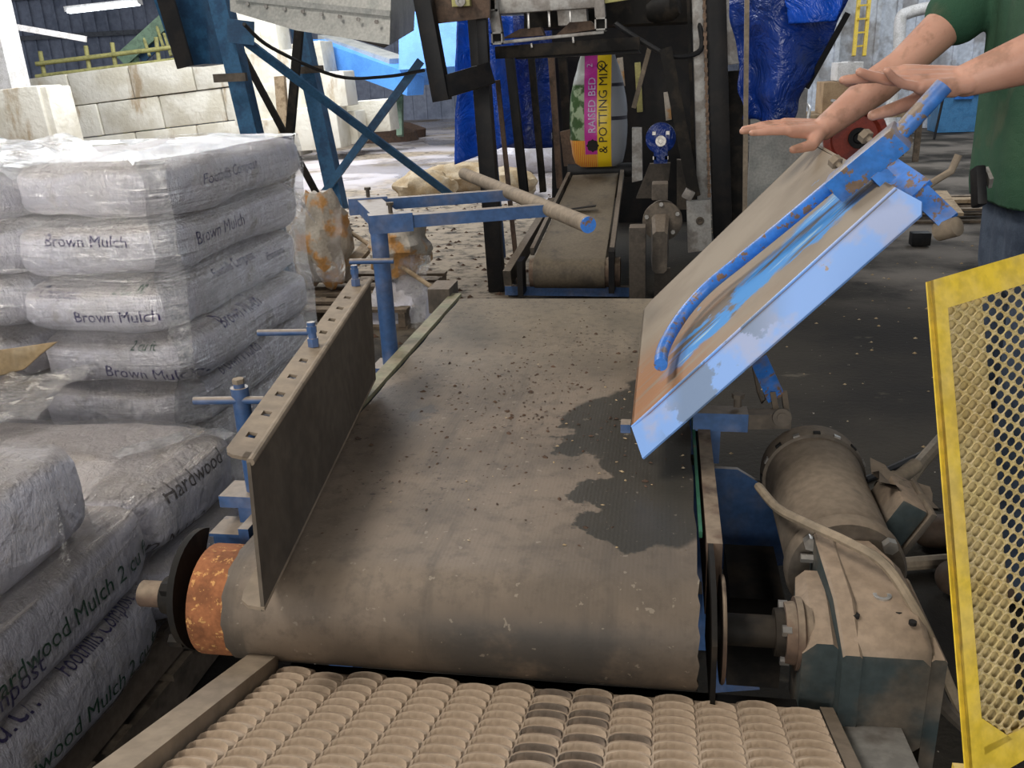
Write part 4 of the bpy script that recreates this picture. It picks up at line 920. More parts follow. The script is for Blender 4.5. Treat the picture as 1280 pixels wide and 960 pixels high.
# front swing frame
bb((526, -20), (553, 126), .095, 'black', 'gate_post', 3.9); bb((552, 110), (612, 92), .12, 'black', 'gate_rail', 3.9, 4.1, .08)
MB().plate([at(533, -20, y=4.0), at(612, -20, y=4.0), at(612, 22, y=4.0), at(540, 30, y=4.0)], (0, .03, 0)).build('gate_plate', 'rustbrown', bg_)
bb((600, -20), (606, 90), .06, 'black', 'gate_post', 4.1)
p = at(577, 2, y=3.95); bx_ = MB().box(p, (.10, .05, .05)).build('bearing_block', 'yellowrail', bg_); MB().lathe(p - Y_ * .026, -Y_, [(0, .028), (.012, .028), (.012, .014), (.004, .012), (.004, 0)], 18).build('bearing_ring', 'steel', bx_)
# grey square-tube carriage
bb((612, 10), (745, 1), .075, 'steel', 'carriage_tube', 4.3); bb((614, -12), (624, 52), .06, 'steel', 'carriage_tube', 4.25); bb((747, -30), (752, 40), .06, 'steel', 'carriage_tube', 4.25)
bb((618, 54), (755, 40), .018, 'steel', 'carriage_angle', 4.2); bb((620, 66), (800, 54), .07, 'grime', 'carriage_beam', 4.4); bb((750, 2), (800, -6), .03, 'yellowrail', 'edge_bar', 4.25)
for px, py in ((614, 6), (622, 48), (751, 30)):
    p = at(px, py, y=4.2); s_ = MB(); 
    for dx, dz, sx, sz in ((-.029, 0, .008, .066), (.029, 0, .008, .066), (0, .029, .066, .008), (0, -.029, .066, .008)): s_.box(p + V((dx, 0, dz)), (sx, .05, sz))
    s_.build('tube_end', 'steel', bg_); MB().box(p + Y_ * .01, (.052, .02, .052)).build('tube_bore', 'hole', bg_)
for px, y0_, y1_ in ((660, 12, 36), (686, 14, 34), (712, 6, 28), (664, 54, 60), (716, 44, 54)): bb((px, y0_), (px + 1, y1_), .014, 'bolt', 'guide_rod', 4.35)
MB().plate([at(628, 48, y=4.4), at(680, 44, y=4.4), at(676, 34, y=4.4), at(650, 36, y=4.4)], (0, .1, 0)).build('sew_plate', 'rustbrown', bg_)
MB().plate([at(695, 44, y=4.4), at(748, 36, y=4.4), at(738, 26, y=4.4), at(712, 28, y=4.4)], (0, .1, 0)).build('sew_plate', 'rustbrown', bg_)
MB().plate([at(696, 8, y=4.6), at(732, 6, y=4.6), at(734, 30, y=4.6), at(698, 32, y=4.6)], (0, .15, 0)).build('sew_head', 'steel', bg_)
MB().plate([at(640, 66, y=4.5), at(790, 52, y=4.5), at(800, 66, y=4.5), at(645, 74, y=4.5)], (0, .25, 0)).build('clamp_jaw', 'black', bg_)
MB().plate([at(655, -40, y=4.95), at(880, -40, y=4.95), at(880, 26, y=4.95), at(655, 36, y=4.95)], (0, .5, 0)).build('head_box', 'grime', bg_)
MB().plate([at(655, -60, y=4.7), at(760, -60, y=4.7), at(760, -5, y=4.7), at(655, 2, y=4.7)], (0, .3, 0)).build('head_cover', 'steel', bg_)
# added dark sheet that supplies the blackness inside the machine
MB().plate([at(690, -60, y=7.2), at(880, -60, y=7.2), at(880, 330, y=7.2), at(690, 330, y=7.2)], (0, .02, 0)).build('dark_backing', 'black', bg_)
MB().plate([at(700, 165, y=6.1), at(712, 162, y=6.1), at(740, 206, y=6.1), at(705, 208, y=6.1)], (0, .05, 0)).build('bag_chute', 'rustbrown', bg_)
for px, mat_, a_, c_ in ((775, 'orange', 72, 108), (797, 'yellowrail', 78, 140), (833, 'orange', 115, 150)): bb((px, a_), (px + 3, c_), .05, mat_, 'inner_strip', 6.9)
# right-hand column with roller chain
bb((871, -40), (880, 296), .07, 'steel', 'column', 4.7); bb((893, -40), (903, 296), .12, 'black', 'column', 4.75); bb((912, -40), (918, 80), .16, 'steel', 'column_box', 4.8)
bb((860, -20), (868, 250), .02, 'grime', 'chain_strand', 4.65)
ch = thing('roller_chain', 'rusty roller chain hanging down the machine column', 'chain', at(886, 250, y=4.6))
for i in range(46):
    p = at(880 + i * .145, -8 + i * 5.6, y=4.6); MB().box(p, (.022 if i % 2 else .014, .014, .026)).build('link', 'chain', ch)
MB().plate([at(858, 252, y=4.55), at(888, 250, y=4.55), at(890, 312, y=4.55), at(860, 316, y=4.55)], (0, .05, 0)).build('gear_plate', 'steel', bg_)
p = at(875, 276, y=4.55); MB().lathe(p, -Y_, [(0, .026), (.012, .026), (.012, .015), (.002, .012), (.002, 0)], 18).build('shaft_hole', 'dusty_dark', bg_)
bb((832, 60), (868, 245), .075, 'grime', 'diagonal_hose', 4.5); bb((855, 240), (866, 246), .06, 'steel', 'hose_end', 4.45)
bb((812, 60), (792, 135), .03, 'dusty', 'pull_cord', 5.0)
pts = [at(770, 30, y=4.6), at(800, 50, y=4.5), at(840, 70, y=4.5), at(876, 62, y=4.6), at(872, 20, y=4.7)]
tag(MB().tube(spline(pts, 6), .016, 8).build('air_hose', 'rubber'), 'black air hose looping under the machine head', 'hose')
tag(MB().lathe(at(829, 12, y=4.5), V((.9, -.3, .1)), [(-.09, 0), (-.09, .05), (-.05, .07), (.06, .07), (.1, .04), (.1, 0)], 20).build('drive_motor', 'grime'), 'small dark motor high on the bagging machine', 'motor')
# dusty frame under the bag
MB().plate([at(790, 160, y=5.4), at(802, 160, y=5.4), at(803, 225, y=5.4), at(790, 228, y=5.4)], (0, .1, 0)).build('stand_plate', 'steel', bg_)
MB().plate([at(812, 205, y=5.3), at(838, 204, y=5.3), at(836, 225, y=5.3), at(815, 248, y=5.3), at(795, 248, y=5.3)], (0, .08, 0)).build('stand_plate', 'dusty_dark', bg_)
MB().plate([at(846, 200, y=5.2), at(862, 200, y=5.2), at(866, 262, y=5.2), at(846, 262, y=5.2)], (0, .08, 0)).build('stand_plate', 'dusty_dark', bg_)
MB().lathe(at(710, 214, y=6.05), X_, [(0, 0), (0, .055), (.55, .055), (.55, 0)], 18).build('bag_roller', 'rubber', bg_)
bgm = thing('worm_gearbox', 'small blue worm gearbox inside the bagging machine', 'gearbox', at(826, 205, y=5.0))
MB().lathe(at(826, 172, y=5.0), -Y_, [(0, 0), (0, .10), (.06, .10), (.07, .08), (.07, 0)], 22).build('housing', 'tarp_dark', bgm)
MB().box(at(826, 192, y=4.96), (.09, .10, .12)).build('foot', 'tarp_dark', bgm); MB().lathe(at(826, 176, y=4.90), -Y_, [(0, .035), (.02, .035), (.02, .018), (.005, .016), (.005, 0)], 16).build('bore', 'bolt', bgm)
for dx, dz in ((-.045, .05), (.045, .05), (-.04, -.11), (.04, -.11)): MB().box(at(826, 176, y=4.92) + V((dx, 0, dz)), (.022, .02, .022)).build('bolt', 'bolt', bgm)
# the far feed conveyor
fc = thing('feed_conveyor', 'narrow dusty feed conveyor leading from the bagging machine', 'conveyor', at(715, 365, z=0))
n0, n1, m0, m1 = at(668, 322, y=4.25), at(757, 322, y=4.25), at(716, 219, y=5.95), at(773, 216, y=5.95)
ux = (n1 - n0); r_ = .10; axn = (n0 + n1) / 2
vsb = []
dirb = ((m0 + m1) / 2 - (n0 + n1) / 2).normalized(); upb = X_.cross(dirb).normalized()
ringL = []
for i in range(13):
    a = math.pi / 2 + math.pi * i / 12; ringL.append((-r_ * 0 + r_ * math.cos(a), -r_ + r_ * math.sin(a)))
rows = [(m0, m1)] + [(n0 + dirb * (cc) + upb * ss, n1 + dirb * (cc) + upb * ss) for cc, ss in ringL] + [(m0 - upb * 2 * r_, m1 - upb * 2 * r_)]
vsb = [p for r2 in rows for p in r2]; MB().add(vsb, [(2 * i, 2 * i + 2, 2 * i + 3, 2 * i + 1) for i in range(len(rows) - 1)] + [(0, 1, len(vsb) - 1, len(vsb) - 2)], True).build('belt', 'belt_far', fc)
ax = n0 - upb * r_; MB().lathe(ax - X_ * .03, X_, [(0, 0), (0, .092), (.57, .092), (.57, 0)], 24).build('pulley', 'rustbrown', fc)
MB().beam(n1 + X_ * .035 + dirb * .0, m1 + X_ * .03, .03, .05).build('side_rail', 'dusty_dark', fc); MB().beam(n0 - X_ * .03 + dirb * .1, m0 - X_ * .03, .025, .05).build('side_rail', 'dusty_dark', fc)
MB().beam(at(634, 348, y=4.15), at(690, 255, y=5.5), .05, .10, up=Z_).build('side_angle', 'dusty_dark', fc)
MB().box(at(652, 345, y=4.2), (.035, .14, .22)).build('bearing_plate', 'black', fc); MB().box(at(765, 338, y=4.2), (.035, .14, .26)).build('bearing_plate', 'black', fc)
MB().beam(at(632, 362, y=4.3), at(800, 364, y=4.3), .06, .06).build('cross_beam', 'blue', fc)
for px in (640, 764): p = at(px, 350, y=4.4); MB().beam((p.x, p.y, 0), (p.x, p.y, p.z), .05, .05, up=Y_).build('leg', 'black', fc)
MB().beam(at(714, 262, y=5.1) + upb * .004, at(745, 258, y=5.1) + upb * .004, .06, .004).build('belt_splice', 'grime', fc)
fm = thing('feed_motor', 'round dusty motor beside the far feed conveyor', 'motor', at(825, 345, y=4.35))
MB().lathe(at(828, 275, y=4.5), -Y_, [(-.2, 0), (-.2, .10), (0, .115), (.02, .125), (.05, .125), (.06, .11), (.07, .05), (.07, 0)], 30).build('housing', 'motor', fm)
MB().box(at(825, 238, y=4.5), (.10, .16, .10), bev=.008).build('terminal_box', 'motor', fm)
loft([sect(4.42, at(825, 300, y=4.4).x - .055, at(825, 300, y=4.4).x + .055, .22, .52, .02), sect(4.25, at(825, 300, y=4.3).x - .045, at(825, 300, y=4.3).x + .045, .18, .44, .02)], 'gearbox', 'motor', fm)
MB().beam(at(828, 335, y=4.4), V((at(828, 335, y=4.4).x, 4.38, 0)), .10, .05, up=Y_).build('foot', 'dusty_dark', fm)
for a in range(5): p = at(828, 275, y=4.44) + V((.1 * math.cos(a * 1.26 + .4), 0, .1 * math.sin(a * 1.26 + .4))); MB().cyl(p, p - Y_ * .02, .014, n=6).build('bolt', 'bolt', fm)
tag(MB().beam(at(797, 282, y=4.2), at(797, 372, y=4.2), .10, .14, up=Y_, bev=.008).build('chain_guard', 'dusty_dark'), 'upright dusty chain guard beside the feed conveyor', 'guard')
# ---- printed bag of potting mix
pk = thing('potting_mix_bag', 'pink and yellow bag of potting mix hanging in the machine', 'bag', at(747, 207, y=5.9))
cb = at(748, 139, y=5.9); bh = at(748, 68, y=5.9).z - at(748, 208, y=5.9).z; bwid = at(786, 139, y=5.9).x - at(714, 139, y=5.9).x
nq = NT('potting_bag_print'); x, y, z = nq.xyz(); bz0 = 0
hw = bwid / 2
stripe = lambda a, c_: nq.math('MULTIPLY', nq.ramp(x, a - .003, a + .003), nq.ramp(x, c_ + .003, c_ - .003))
col = nq.mix(nq.ramp(x, -.09, -.086), (.46, .47, .44), (.42, .025, .22))
low = nq.ramp(z, .205, .20)
bars = nq.ramp(nq.math('SINE', nq.math('MULTIPLY', x, 420.)), -.1, .1)
col = nq.mix(nq.ramp(x, -.20, -.19), (.40, .40, .34), col)
col = nq.mix(nq.math('MULTIPLY', nq.ramp(z, .62, .60), nq.ramp(x, -.085, -.09)), col, nq.mix(nq.ramp(nq.noise(14), .45, .55), (.05, .10, .03), (.32, .40, .25)))
col = nq.mix(nq.math('MULTIPLY', low, nq.ramp(x, .0, -.004)), col, nq.mix(bars, (.70, .16, .03), (.75, .45, .06)))
col = nq.mix(stripe(-.085, .01), col, (.50, .03, .30)); col = nq.mix(nq.math('MULTIPLY', nq.ramp(z, .10, .095), stripe(-.085, .01)), col, nq.mix(bars, (.70, .16, .03), (.75, .45, .06)))
col = nq.mix(stripe(.01, .115), col, (.78, .55, .01)); col = nq.mix(nq.ramp(x, .113, .119), col, (.22, .235, .26))
col = nq.mix(nq.math('MULTIPLY', nq.ramp(x, .115, .12), nq.math('MAXIMUM', nq.math('COMPARE', z, .60, .012), nq.math('COMPARE', z, .36, .014))), col, (.02, .02, .03))
nq.bump(nq.noise(9, 4), .4, .02); mt['potbag'] = nq.fin(col, .35)
vsb = []; nu, nv = 40, 30
for j in range(nv + 1):
    t_ = j / nv; z = cb.z - bh / 2 + bh * t_
    wx = hw * (.80 + .20 * math.sin(min(1, t_ / .3) * math.pi / 2)) if t_ < .3 else hw * (1 if t_ < .5 else 1 - .42 * ((t_ - .5) / .5) ** 1.6)
    wy = .15 * math.sin(math.pi * min(1, t_ * .75 + .22)) * (1 if t_ > .05 else .9)
    if j == 0: wx *= .8; wy *= .7
    for i in range(nu):
        a = 2 * math.pi * i / nu; s_ = lambda v, e: math.copysign(abs(v) ** e, v); p = V((cb.x + wx * s_(math.cos(a), .75), cb.y + wy * s_(math.sin(a), .85), z)); vsb.append(p + V((0, 0, 0)) + V((1, 1, 0)) * .006 * noise.noise(p * 12))
pbm_ = MB().add(vsb, [(j * nu + i, j * nu + (i + 1) % nu, (j + 1) * nu + (i + 1) % nu, (j + 1) * nu + i) for j in range(nv) for i in range(nu)] + [list(range(nu)), list(range(nv * nu, (nv + 1) * nu))], True).build('bag_body', 'potbag', pk)
ptree = bvh(pbm_); mt['pinklet'] = M('pale_lilac_print', (.55, .50, .68), rough=.4, bump=0); mt['inkblack'] = M('black_print', (.015, .013, .01), rough=.4, bump=0)
zc = cb.z
letter('RAISED BED', .080, at(740, 132, y=5.75), (0, 0, 1), (-1, 0, 0), pbm_, ptree, 'pinklet', reach=.6, lift=.004, stretch=.95)
letter('& POTTING MIX', .092, at(754, 137, y=5.75), (0, 0, 1), (-1, 0, 0), pbm_, ptree, 'inkblack', reach=.6, lift=.004, stretch=.97)
letter('2', .06, at(736, 82, y=5.75), (0, 0, 1), (-1, 0, 0), pbm_, ptree, 'pinklet', reach=.6, lift=.006)
for rr0, rr1 in ((.026, .034),):
    c = at(750, 82, y=5.70); m_ = MB(); vv = []
    for i in range(24):
        a = 2 * math.pi * i / 24
        for r_2 in (rr0, rr1):
            p = V((c.x + r_2 * math.cos(a), 5.0, c.z + r_2 * math.sin(a))); h = ptree.ray_cast(p, Y_, 2); vv.append((h[0] if h[0] else p) - Y_ * .004)
    m_.add(vv, [(2 * i, 2 * i + 1, (2 * i + 3) % 48, (2 * i + 2) % 48) for i in range(24)]); m_.build('ring_mark', 'inkblack', pbm_)
letter('-', .09, at(750, 82, y=5.75), (0, 0, 1), (-1, 0, 0), pbm_, ptree, 'inkblack', reach=.6, lift=.004)
c = at(740, 183, y=5.7); m_ = MB(); vv = [] 
for i in range(20):
    a = 2 * math.pi * i / 20; r_2 = .045 * (1 + .12 * math.cos(a * 8)); p = V((c.x + r_2 * math.cos(a), 5.0, c.z + r_2 * math.sin(a))); h = ptree.ray_cast(p, Y_, 2); vv.append((h[0] if h[0] else p) - Y_ * .004)
m_.add(vv, [list(range(20))]); m_.build('round_emblem', 'inkblack', pbm_)
# ================================================================== tarpaulins
def drape(corners, mat, label, seed, amp, foldn, n_=26, name='tarpaulin'):
    a, b_, c_, d_ = [V(p) for p in corners]; nn = (b_ - a).cross(d_ - a).normalized(); vs = []
    for i in range(n_ + 1):
        for j in range(n_ + 1):
            u, v_ = i / n_, j / n_; p = a * (1 - u) * (1 - v_) + b_ * u * (1 - v_) + c_ * u * v_ + d_ * (1 - u) * v_
            vs.append(p + nn * amp * (math.sin(u * foldn + seed + v_ * 1.5) + .8 * noise.noise(p * 2.2 + V((seed, 0, 0)))) + X_ * amp * .5 * noise.noise(V((0, v_ * 5, seed))))
    o = MB().add(vs, [(i * (n_ + 1) + j, (i + 1) * (n_ + 1) + j, (i + 1) * (n_ + 1) + j + 1, i * (n_ + 1) + j + 1) for i in range(n_) for j in range(n_)], True).build(name, mat)
    md = o.modifiers.new('thickness', 'SOLIDIFY'); md.thickness = .004; return tag(o, label, 'tarpaulin')
drape([at(570, 205, y=6.2), at(645, 178, y=6.2), at(640, 20, y=6.2), at(572, 20, y=6.2)], 'tarp', 'bright blue tarpaulin hanging left of the bagging machine', 1.0, .05, 9)
drape([at(598, 185, y=6.6), at(690, 185, y=6.6), at(690, 20, y=6.6), at(598, 20, y=6.6)], 'tarp_dark', 'deep blue tarpaulin strip behind the machine posts', 2.2, .05, 8)
drape([at(925, 150, y=4.2), at(985, 158, y=4.1), at(1068, -30, y=4.0), at(905, -30, y=4.2)], 'tarp_dark', 'deep blue tarpaulin bulging at the right of the machine', 3.4, .10, 6)
drape([at(985, 30, y=3.95), at(1045, 26, y=3.9), at(1068, -40, y=3.9), at(975, -40, y=3.95)], 'tarp', 'bright blue tarpaulin corner folded over at the upper right', 5.1, .03, 5)
tag(MB().beam(at(934, -40, y=3.6), V((at(938, 236, y=3.6).x, 3.6, 0)), .022, .03, up=Y_).build('thin_upright', 'dusty'), 'thin tan upright strip in front of the blue tarpaulin', 'strip')
tag(MB().beam(at(1060, 16, y=4.02), at(1008, 110, y=4.12) , .03, .012, up=Y_).build('flat_bar', 'black'), 'thin black flat bar leaning beside the tarpaulin', 'bar')
tag(MB().plate([at(940, 125, y=6.0), at(1010, 110, y=6.0), V((at(1010, 110, y=6.0).x, 6, 0)), V((at(940, 125, y=6.0).x, 6, 0))], (0, .03, 0)).build('grey_panel', 'galv'), 'grey speckled sheet panel standing behind the flap', 'panel')
tag(MB().plate([at(900, 90, y=5.0), at(930, 88, y=5.0), at(932, 290, y=5.0), at(900, 300, y=5.0)], (0, .25, 0)).build('dark_cabinet', 'grime'), 'tall dark cabinet between column and tarpaulin', 'cabinet')
# ================================================================== right background
bxs = thing('carton_stack', 'stacked brown cartons behind the worker\'s arm', 'carton', at(1060, 110, z=0))
def carton(a, c_, y, dep, label, mat='card'):
    p0, p1 = at(*a, y=y), at(*c_, y=y); o = MB().box(((p0.x + p1.x) / 2, y + dep / 2, (p0.z + p1.z) / 2), (p1.x - p0.x, dep, abs(p0.z - p1.z)), bev=.01)
    return o
bpy.data.objects.remove(bxs)
def cart(a, c_, y, dep, label, mat='card'):
    t = carton(a, c_, y, dep, label); p0 = at(*a, y=y); p1 = at(*c_, y=y)
    r = thing('carton', label, 'carton', ((p0.x + p1.x) / 2, y, min(p0.z, p1.z)), 'cartons behind the worker'); t.build('box', mat, r)
    zt = max(p0.z, p1.z); MB().box(((p0.x + p1.x) / 2, y + dep / 2, zt + .003), (.06, dep, .006)).build('tape', 'white', r); return r
t = thing('work_bench', 'cluttered bench standing against the pale wall', 'bench', at(1070, 120, y=11.6) * 1)
p = at(1070, 118, y=11.6); MB().box((p.x, 12.1, .62), (1.9, 1.0, .06)).build('bench_top', 'wood', t)
for dx in (-.85, .85):
    for dy in (11.7, 12.5): MB().box((p.x + dx, dy, .30), (.07, .07, .60)).build('leg', 'wood_dark', t)
def cart_on(px0, px1, z0, z1, y, dep, label, mat='card'):
    a, c_ = at(px0, 100, y=y), at(px1, 100, y=y); r = thing('carton', label, 'carton', ((a.x + c_.x) / 2, y + dep / 2, z0), 'cartons behind the worker')
    MB().box(((a.x + c_.x) / 2, y + dep / 2, (z0 + z1) / 2), (c_.x - a.x, dep, z1 - z0), bev=.01).build('box', mat, r); MB().box(((a.x + c_.x) / 2, y + dep / 2, z1 + .003), (.07, dep, .006)).build('tape', 'white', r)
cart_on(1030, 1075, .65, 1.06, 11.7, .6, 'open brown carton in front on the bench'); cart_on(1046, 1078, 1.07, 1.30, 11.75, .5, 'white-topped carton stacked on the bench', 'white'); cart_on(1018, 1042, .0, .55, 11.0, .5, 'brown carton on the floor by the folding chair')
# folding chair frame and red fan
t = thing('tubular_chair', 'chair with bent chrome tube legs before the cartons', 'chair', at(1030, 150, y=10.2))
p = at(1030, 110, y=10.2)
for dx in (-.2, .2):
    MB().tube(spline([(p.x + dx, 10.2, .0), (p.x + dx + .02, 10.2, .5), (p.x + dx + .06, 10.3, .82), (p.x + dx - .05, 10.5, .88)], 5), .02, 8).build('leg', 'bolt', t); MB().tube([(p.x + dx, 10.6, 0), (p.x + dx, 10.55, .5)], .02, 8).build('leg', 'bolt', t)
MB().box((p.x, 10.4, .5), (.44, .42, .05), bev=.01).build('seat', 'card', t)
t = thing('shop_fan', 'dark red engine housing seen below the worker\'s arms', 'machine', at(1065, 190, y=5.4)); p = at(1068, 172, y=5.4)
MB().lathe((p.x, p.y, p.z), -Y_, [(-.25, 0), (-.25, .16), (0, .21), (.05, .21), (.06, .17), (.02, .15), (.02, 0)], 26).build('housing', 'red', t)
MB().lathe((p.x + .02, p.y - .04, p.z), -Y_, [(0, .07), (.02, .07), (.02, .04), (0, .03), (0, 0)], 18).build('hub', 'black', t); MB().box((p.x, p.y + .1, p.z / 2 - .08), (.22, .26, p.z - .16)).build('base', 'grime', t)
tag(lump('white_drum', (at(1035, 160, y=6.2).x, 6.2, .40), (.24, .24, 1.06), 3.3, 'white', 'rounded white container beyond the raised flap', 'container', amp=.04), None)
# ladder, pipe
t = thing('yellow_ladder', 'yellow ladder leaning on the pale wall', 'ladder', at(1068, 110, y=16.9))
for dx in (0, 13): MB().beam(at(1067 + dx, 70, y=16.9), at(1078 + dx, -50, y=17.2), .06, .09, up=Y_).build('stile', 'yellow', t)
for i in range(7): MB().beam(at(1069 + i * 1.6, 58 - i * 17, y=16.95), at(1082 + i * 1.6, 57 - i * 17, y=16.95), .03, .04, up=Y_).build('rung', 'yellow', t)
pp_ = [V((at(1118, 95, y=16).x, 16, 0)), at(1121, 75, y=16), at(1124, 60, y=16), at(1126, 24, y=16), at(1136, 16, y=16), at(1160, 10, y=16), at(1215, 2, y=16)]
tag(MB().tube(spline(pp_, 6), .10, 12).build('white_pipe', 'white'), 'fat white pipe bending along the pale wall', 'pipe')
# blue tote
c = at(1197, 166, z=0); D_ = c.y
t = thing('storage_tote', 'blue plastic storage tote with lid on the far floor', 'tote', (c.x, D_, 0)); hwt = (at(1226, 150, y=D_).x - at(1169, 150, y=D_).x) / 2; ht = at(1197, 118, y=D_).z
loft([[V((c.x + a * hwt * .9, D_ + .35 + b_ * .32, .01)) for a, b_ in ((-1, -1), (1, -1), (1, 1), (-1, 1))], [V((c.x + a * hwt, D_ + .35 + b_ * .36, ht)) for a, b_ in ((-1, -1), (1, -1), (1, 1), (-1, 1))]], 'tub', 'tote', t)
MB().box((c.x, D_ + .35, ht + .02), (hwt * 2.1, .78, .07), bev=.015).build('lid', 'tote_lid', t); MB().box((c.x + .02, D_ - .03, ht - .05), (.3, .05, .06)).build('handle', 'tote_lid', t)
for i, (a, c_, lab) in enumerate((((1168, 170), (1180, 118), 'dark leaning stick left of the blue tote'), ((1148, 152), (1154, 130), 'short pale stick standing near the blue tote'))):
    tag(MB().tube([V((at(*a, y=D_ - 1.2).x, D_ - 1.2, 0)), at(*c_, y=D_ - 1.1)], .02, 8).build('stick', 'black' if i == 0 else 'white'), lab, 'stick')
# boards and pallet lying on the floor by the worker
c = at(1175, 272, z=0); pallet(c.x - .55, c.x + .6, c.y - .3, c.y + .55, 0, 'grey pallet on the floor between flap and worker')
tag(MB().beam(at(1176, 240, z=.16), at(1196, 268, z=.16), .10, .025).build('loose_board', 'wood'), 'short pale board resting on the pallet by the worker', 'board')
tag(MB().box(at(1205, 250, z=.155), (.35, .16, .03)).build('plank_offcut', 'wood'), 'broad pale plank offcut on the pallet by the worker', 'board')
tag(MB().box(at(1150, 298, z=.06), (.14, .10, .10), bev=.01).build('black_block', 'black'), 'small black block on the dark floor below the flap', 'block')
tag(MB().tube(spline([at(1000, 619, z=.02), at(1060, 608, z=.012), at(1170, 560, z=.012)], 8), .012, 6).build('floor_cable', 'rubber'), 'black cable on the dark floor behind the motor', 'cable')
tag(MB().tube([at(1120, 706, z=.03), at(1215, 698, z=.03)], .02, 8).build('floor_pipe', 'cable'), 'tan pipe lying on the floor behind the gearbox', 'pipe')
tag(MB().tube([at(1132, 604, d=2.2), at(1150, 580, d=2.3), at(1190, 535, d=2.5)], [.018, .018, .018], 10).build('grease_wand', 'cable'), 'tan hose rising beside the terminal box', 'hose')
r = random.Random(9); m_ = MB()
for _ in range(420):
    x, y = r.uniform(.55, 4.0), r.uniform(1.0, 9); s_ = r.uniform(.004, .014); z = .001
    m_.add([(x + s_, y, z), (x, y + s_ * r.uniform(.5, 1), z), (x - s_, y, z), (x, y - s_ * r.uniform(.5, 1), z), (x, y, z + s_ * .7)], [(0, 1, 4), (1, 2, 4), (2, 3, 4), (3, 0, 4)])
tag(m_.build('floor_chip', 'sack'), 'pale wood chips scattered over the dark floor at right', 'chips', kind='stuff')
m_ = MB()
for _ in range(900):
    x, y = r.uniform(-4, -.2), r.uniform(3.2, 9.5); s_ = r.uniform(.008, .03); z = .001
    m_.add([(x + s_, y, z), (x, y + s_ * r.uniform(.5, 1), z), (x - s_, y, z), (x, y - s_ * r.uniform(.5, 1), z), (x, y, z + s_ * .7)], [(0, 1, 4), (1, 2, 4), (2, 3, 4), (3, 0, 4)])
tag(m_.build('floor_mulch', 'soil'), 'dark mulch bits scattered over the gritty floor at left', 'mulch', kind='stuff')
# ================================================================== worker
def capsule(m_, a, b_, r0, r1, n_=26):
    a, b_ = V(a), V(b_); d = (b_ - a); L = d.length; d = d / L if L > 1e-6 else Z_; prof_ = []
    for i in range(7):
        t = math.pi / 2 * i / 6; prof_.append((-r0 * math.cos(t), r0 * math.sin(t)))
    for i in range(7):
        t = math.pi / 2 * i / 6; prof_.append((L + r1 * math.sin(t), r1 * math.cos(t)))
    m_.lathe(a, d, prof_, n_)
def fuse(m_, name, mat, parent, vox, it, org=None):
    me = bpy.data.meshes.new('tmp'); o_ = ORG[parent.name] if parent else V(org); me.from_pydata([p - o_ for p in m_.v], [], m_.f); me.update()
    bm = bmesh.new(); bm.from_mesh(me); bmesh.ops.recalc_face_normals(bm, faces=bm.faces); bm.to_mesh(me); bm.free()
    o = bpy.data.objects.new('tmp', me); COL.objects.link(o)
    md = o.modifiers.new('r', 'REMESH'); md.mode = 'VOXEL'; md.voxel_size = vox; md.use_smooth_shade = True
    ms = o.modifiers.new('s', 'SMOOTH'); ms.factor = .5; ms.iterations = it
    dg = bpy.context.evaluated_depsgraph_get(); m2 = bpy.data.meshes.new_from_object(o.evaluated_get(dg)); bpy.data.objects.remove(o)
    for p in m2.polygons: p.use_smooth = True
    m2.materials.clear(); m2.name = name
    return link(name, m2, mat, parent, o_)
def hand(m_, wrist, fdir, back, thumb_side, s=1.0, curl=(.1, .12, .14, .16), spread=.06, thumb_dir=None, lens=1.0, tb=(.022, .024, -.008), tl=1.0):
    fdir = V(fdir).normalized(); back = V(back); back = (back - fdir * back.dot(fdir)).normalized(); side = fdir.cross(back); side = side if side.dot(V(thumb_side)) > 0 else -side
    W = V(wrist); knu = []
    offs = (.030, .0095, -.0115, -.031); lk = (.098, .102, .097, .088)
    for o_, l_ in zip(offs, lk): knu.append(W + fdir * l_ * s + side * o_ * s)
    for i, k in enumerate(knu):
        capsule(m_, W + side * offs[i] * .62 * s + fdir * .006 * s, k, .0155 * s, .0125 * s)
        capsule(m_, W + side * offs[i] * .55 * s + fdir * .025 * s - back * .006 * s, k - back * .004 * s - fdir * .01 * s, .0165 * s, .0125 * s)
    fl_ = ((.044, .026, .022), (.049, .030, .024), (.046, .028, .023), (.036, .021, .020))
    for i, k in enumerate(knu):
        ang = 0; p = k; sp_ = (1.5 - i) * spread
        d0 = (fdir + side * sp_).normalized(); rr = (.0100, .0104, .0100, .0088)[i] * s
        for q, l_ in enumerate(fl_[i]):
            ang += curl[i] * (1.0, 1.35, .8)[q]; d = (d0 * math.cos(ang) - back * math.sin(ang)).normalized(); e = p + d * l_ * s * lens
            capsule(m_, p, e, rr * (1, .94, .88)[q], rr * (.95, .88, .76)[q]); p = e
    td = V(thumb_dir).normalized() if thumb_dir is not None else (fdir * .75 + side * .6 - back * .2).normalized()
    t0 = W + fdir * tb[0] * s + side * tb[1] * s + back * tb[2] * s; t1 = t0 + (fdir * .5 + side * .7 * (1 if tl == 1 else .2) - back * .35 * tl).normalized() * .042 * s; t2 = t1 + td * .036 * s * tl; t3 = t2 + (td * .95 + fdir * .2).normalized() * .027 * s * tl
    capsule(m_, t0, t1, .019 * s, .0145 * s); capsule(m_, t1, t2, .0135 * s, .0120 * s); capsule(m_, t2, t3, .0120 * s, .0095 * s)
    return knu
Rw, Re, Rs = at(1030, 160, d=2.26), at(1128, 82, d=2.24), at(1255, -38, d=2.22)
Lw, Le, Ls = at(1208, 100, d=1.66), at(1330, 58, d=1.60), at(1440, -75, d=1.80)
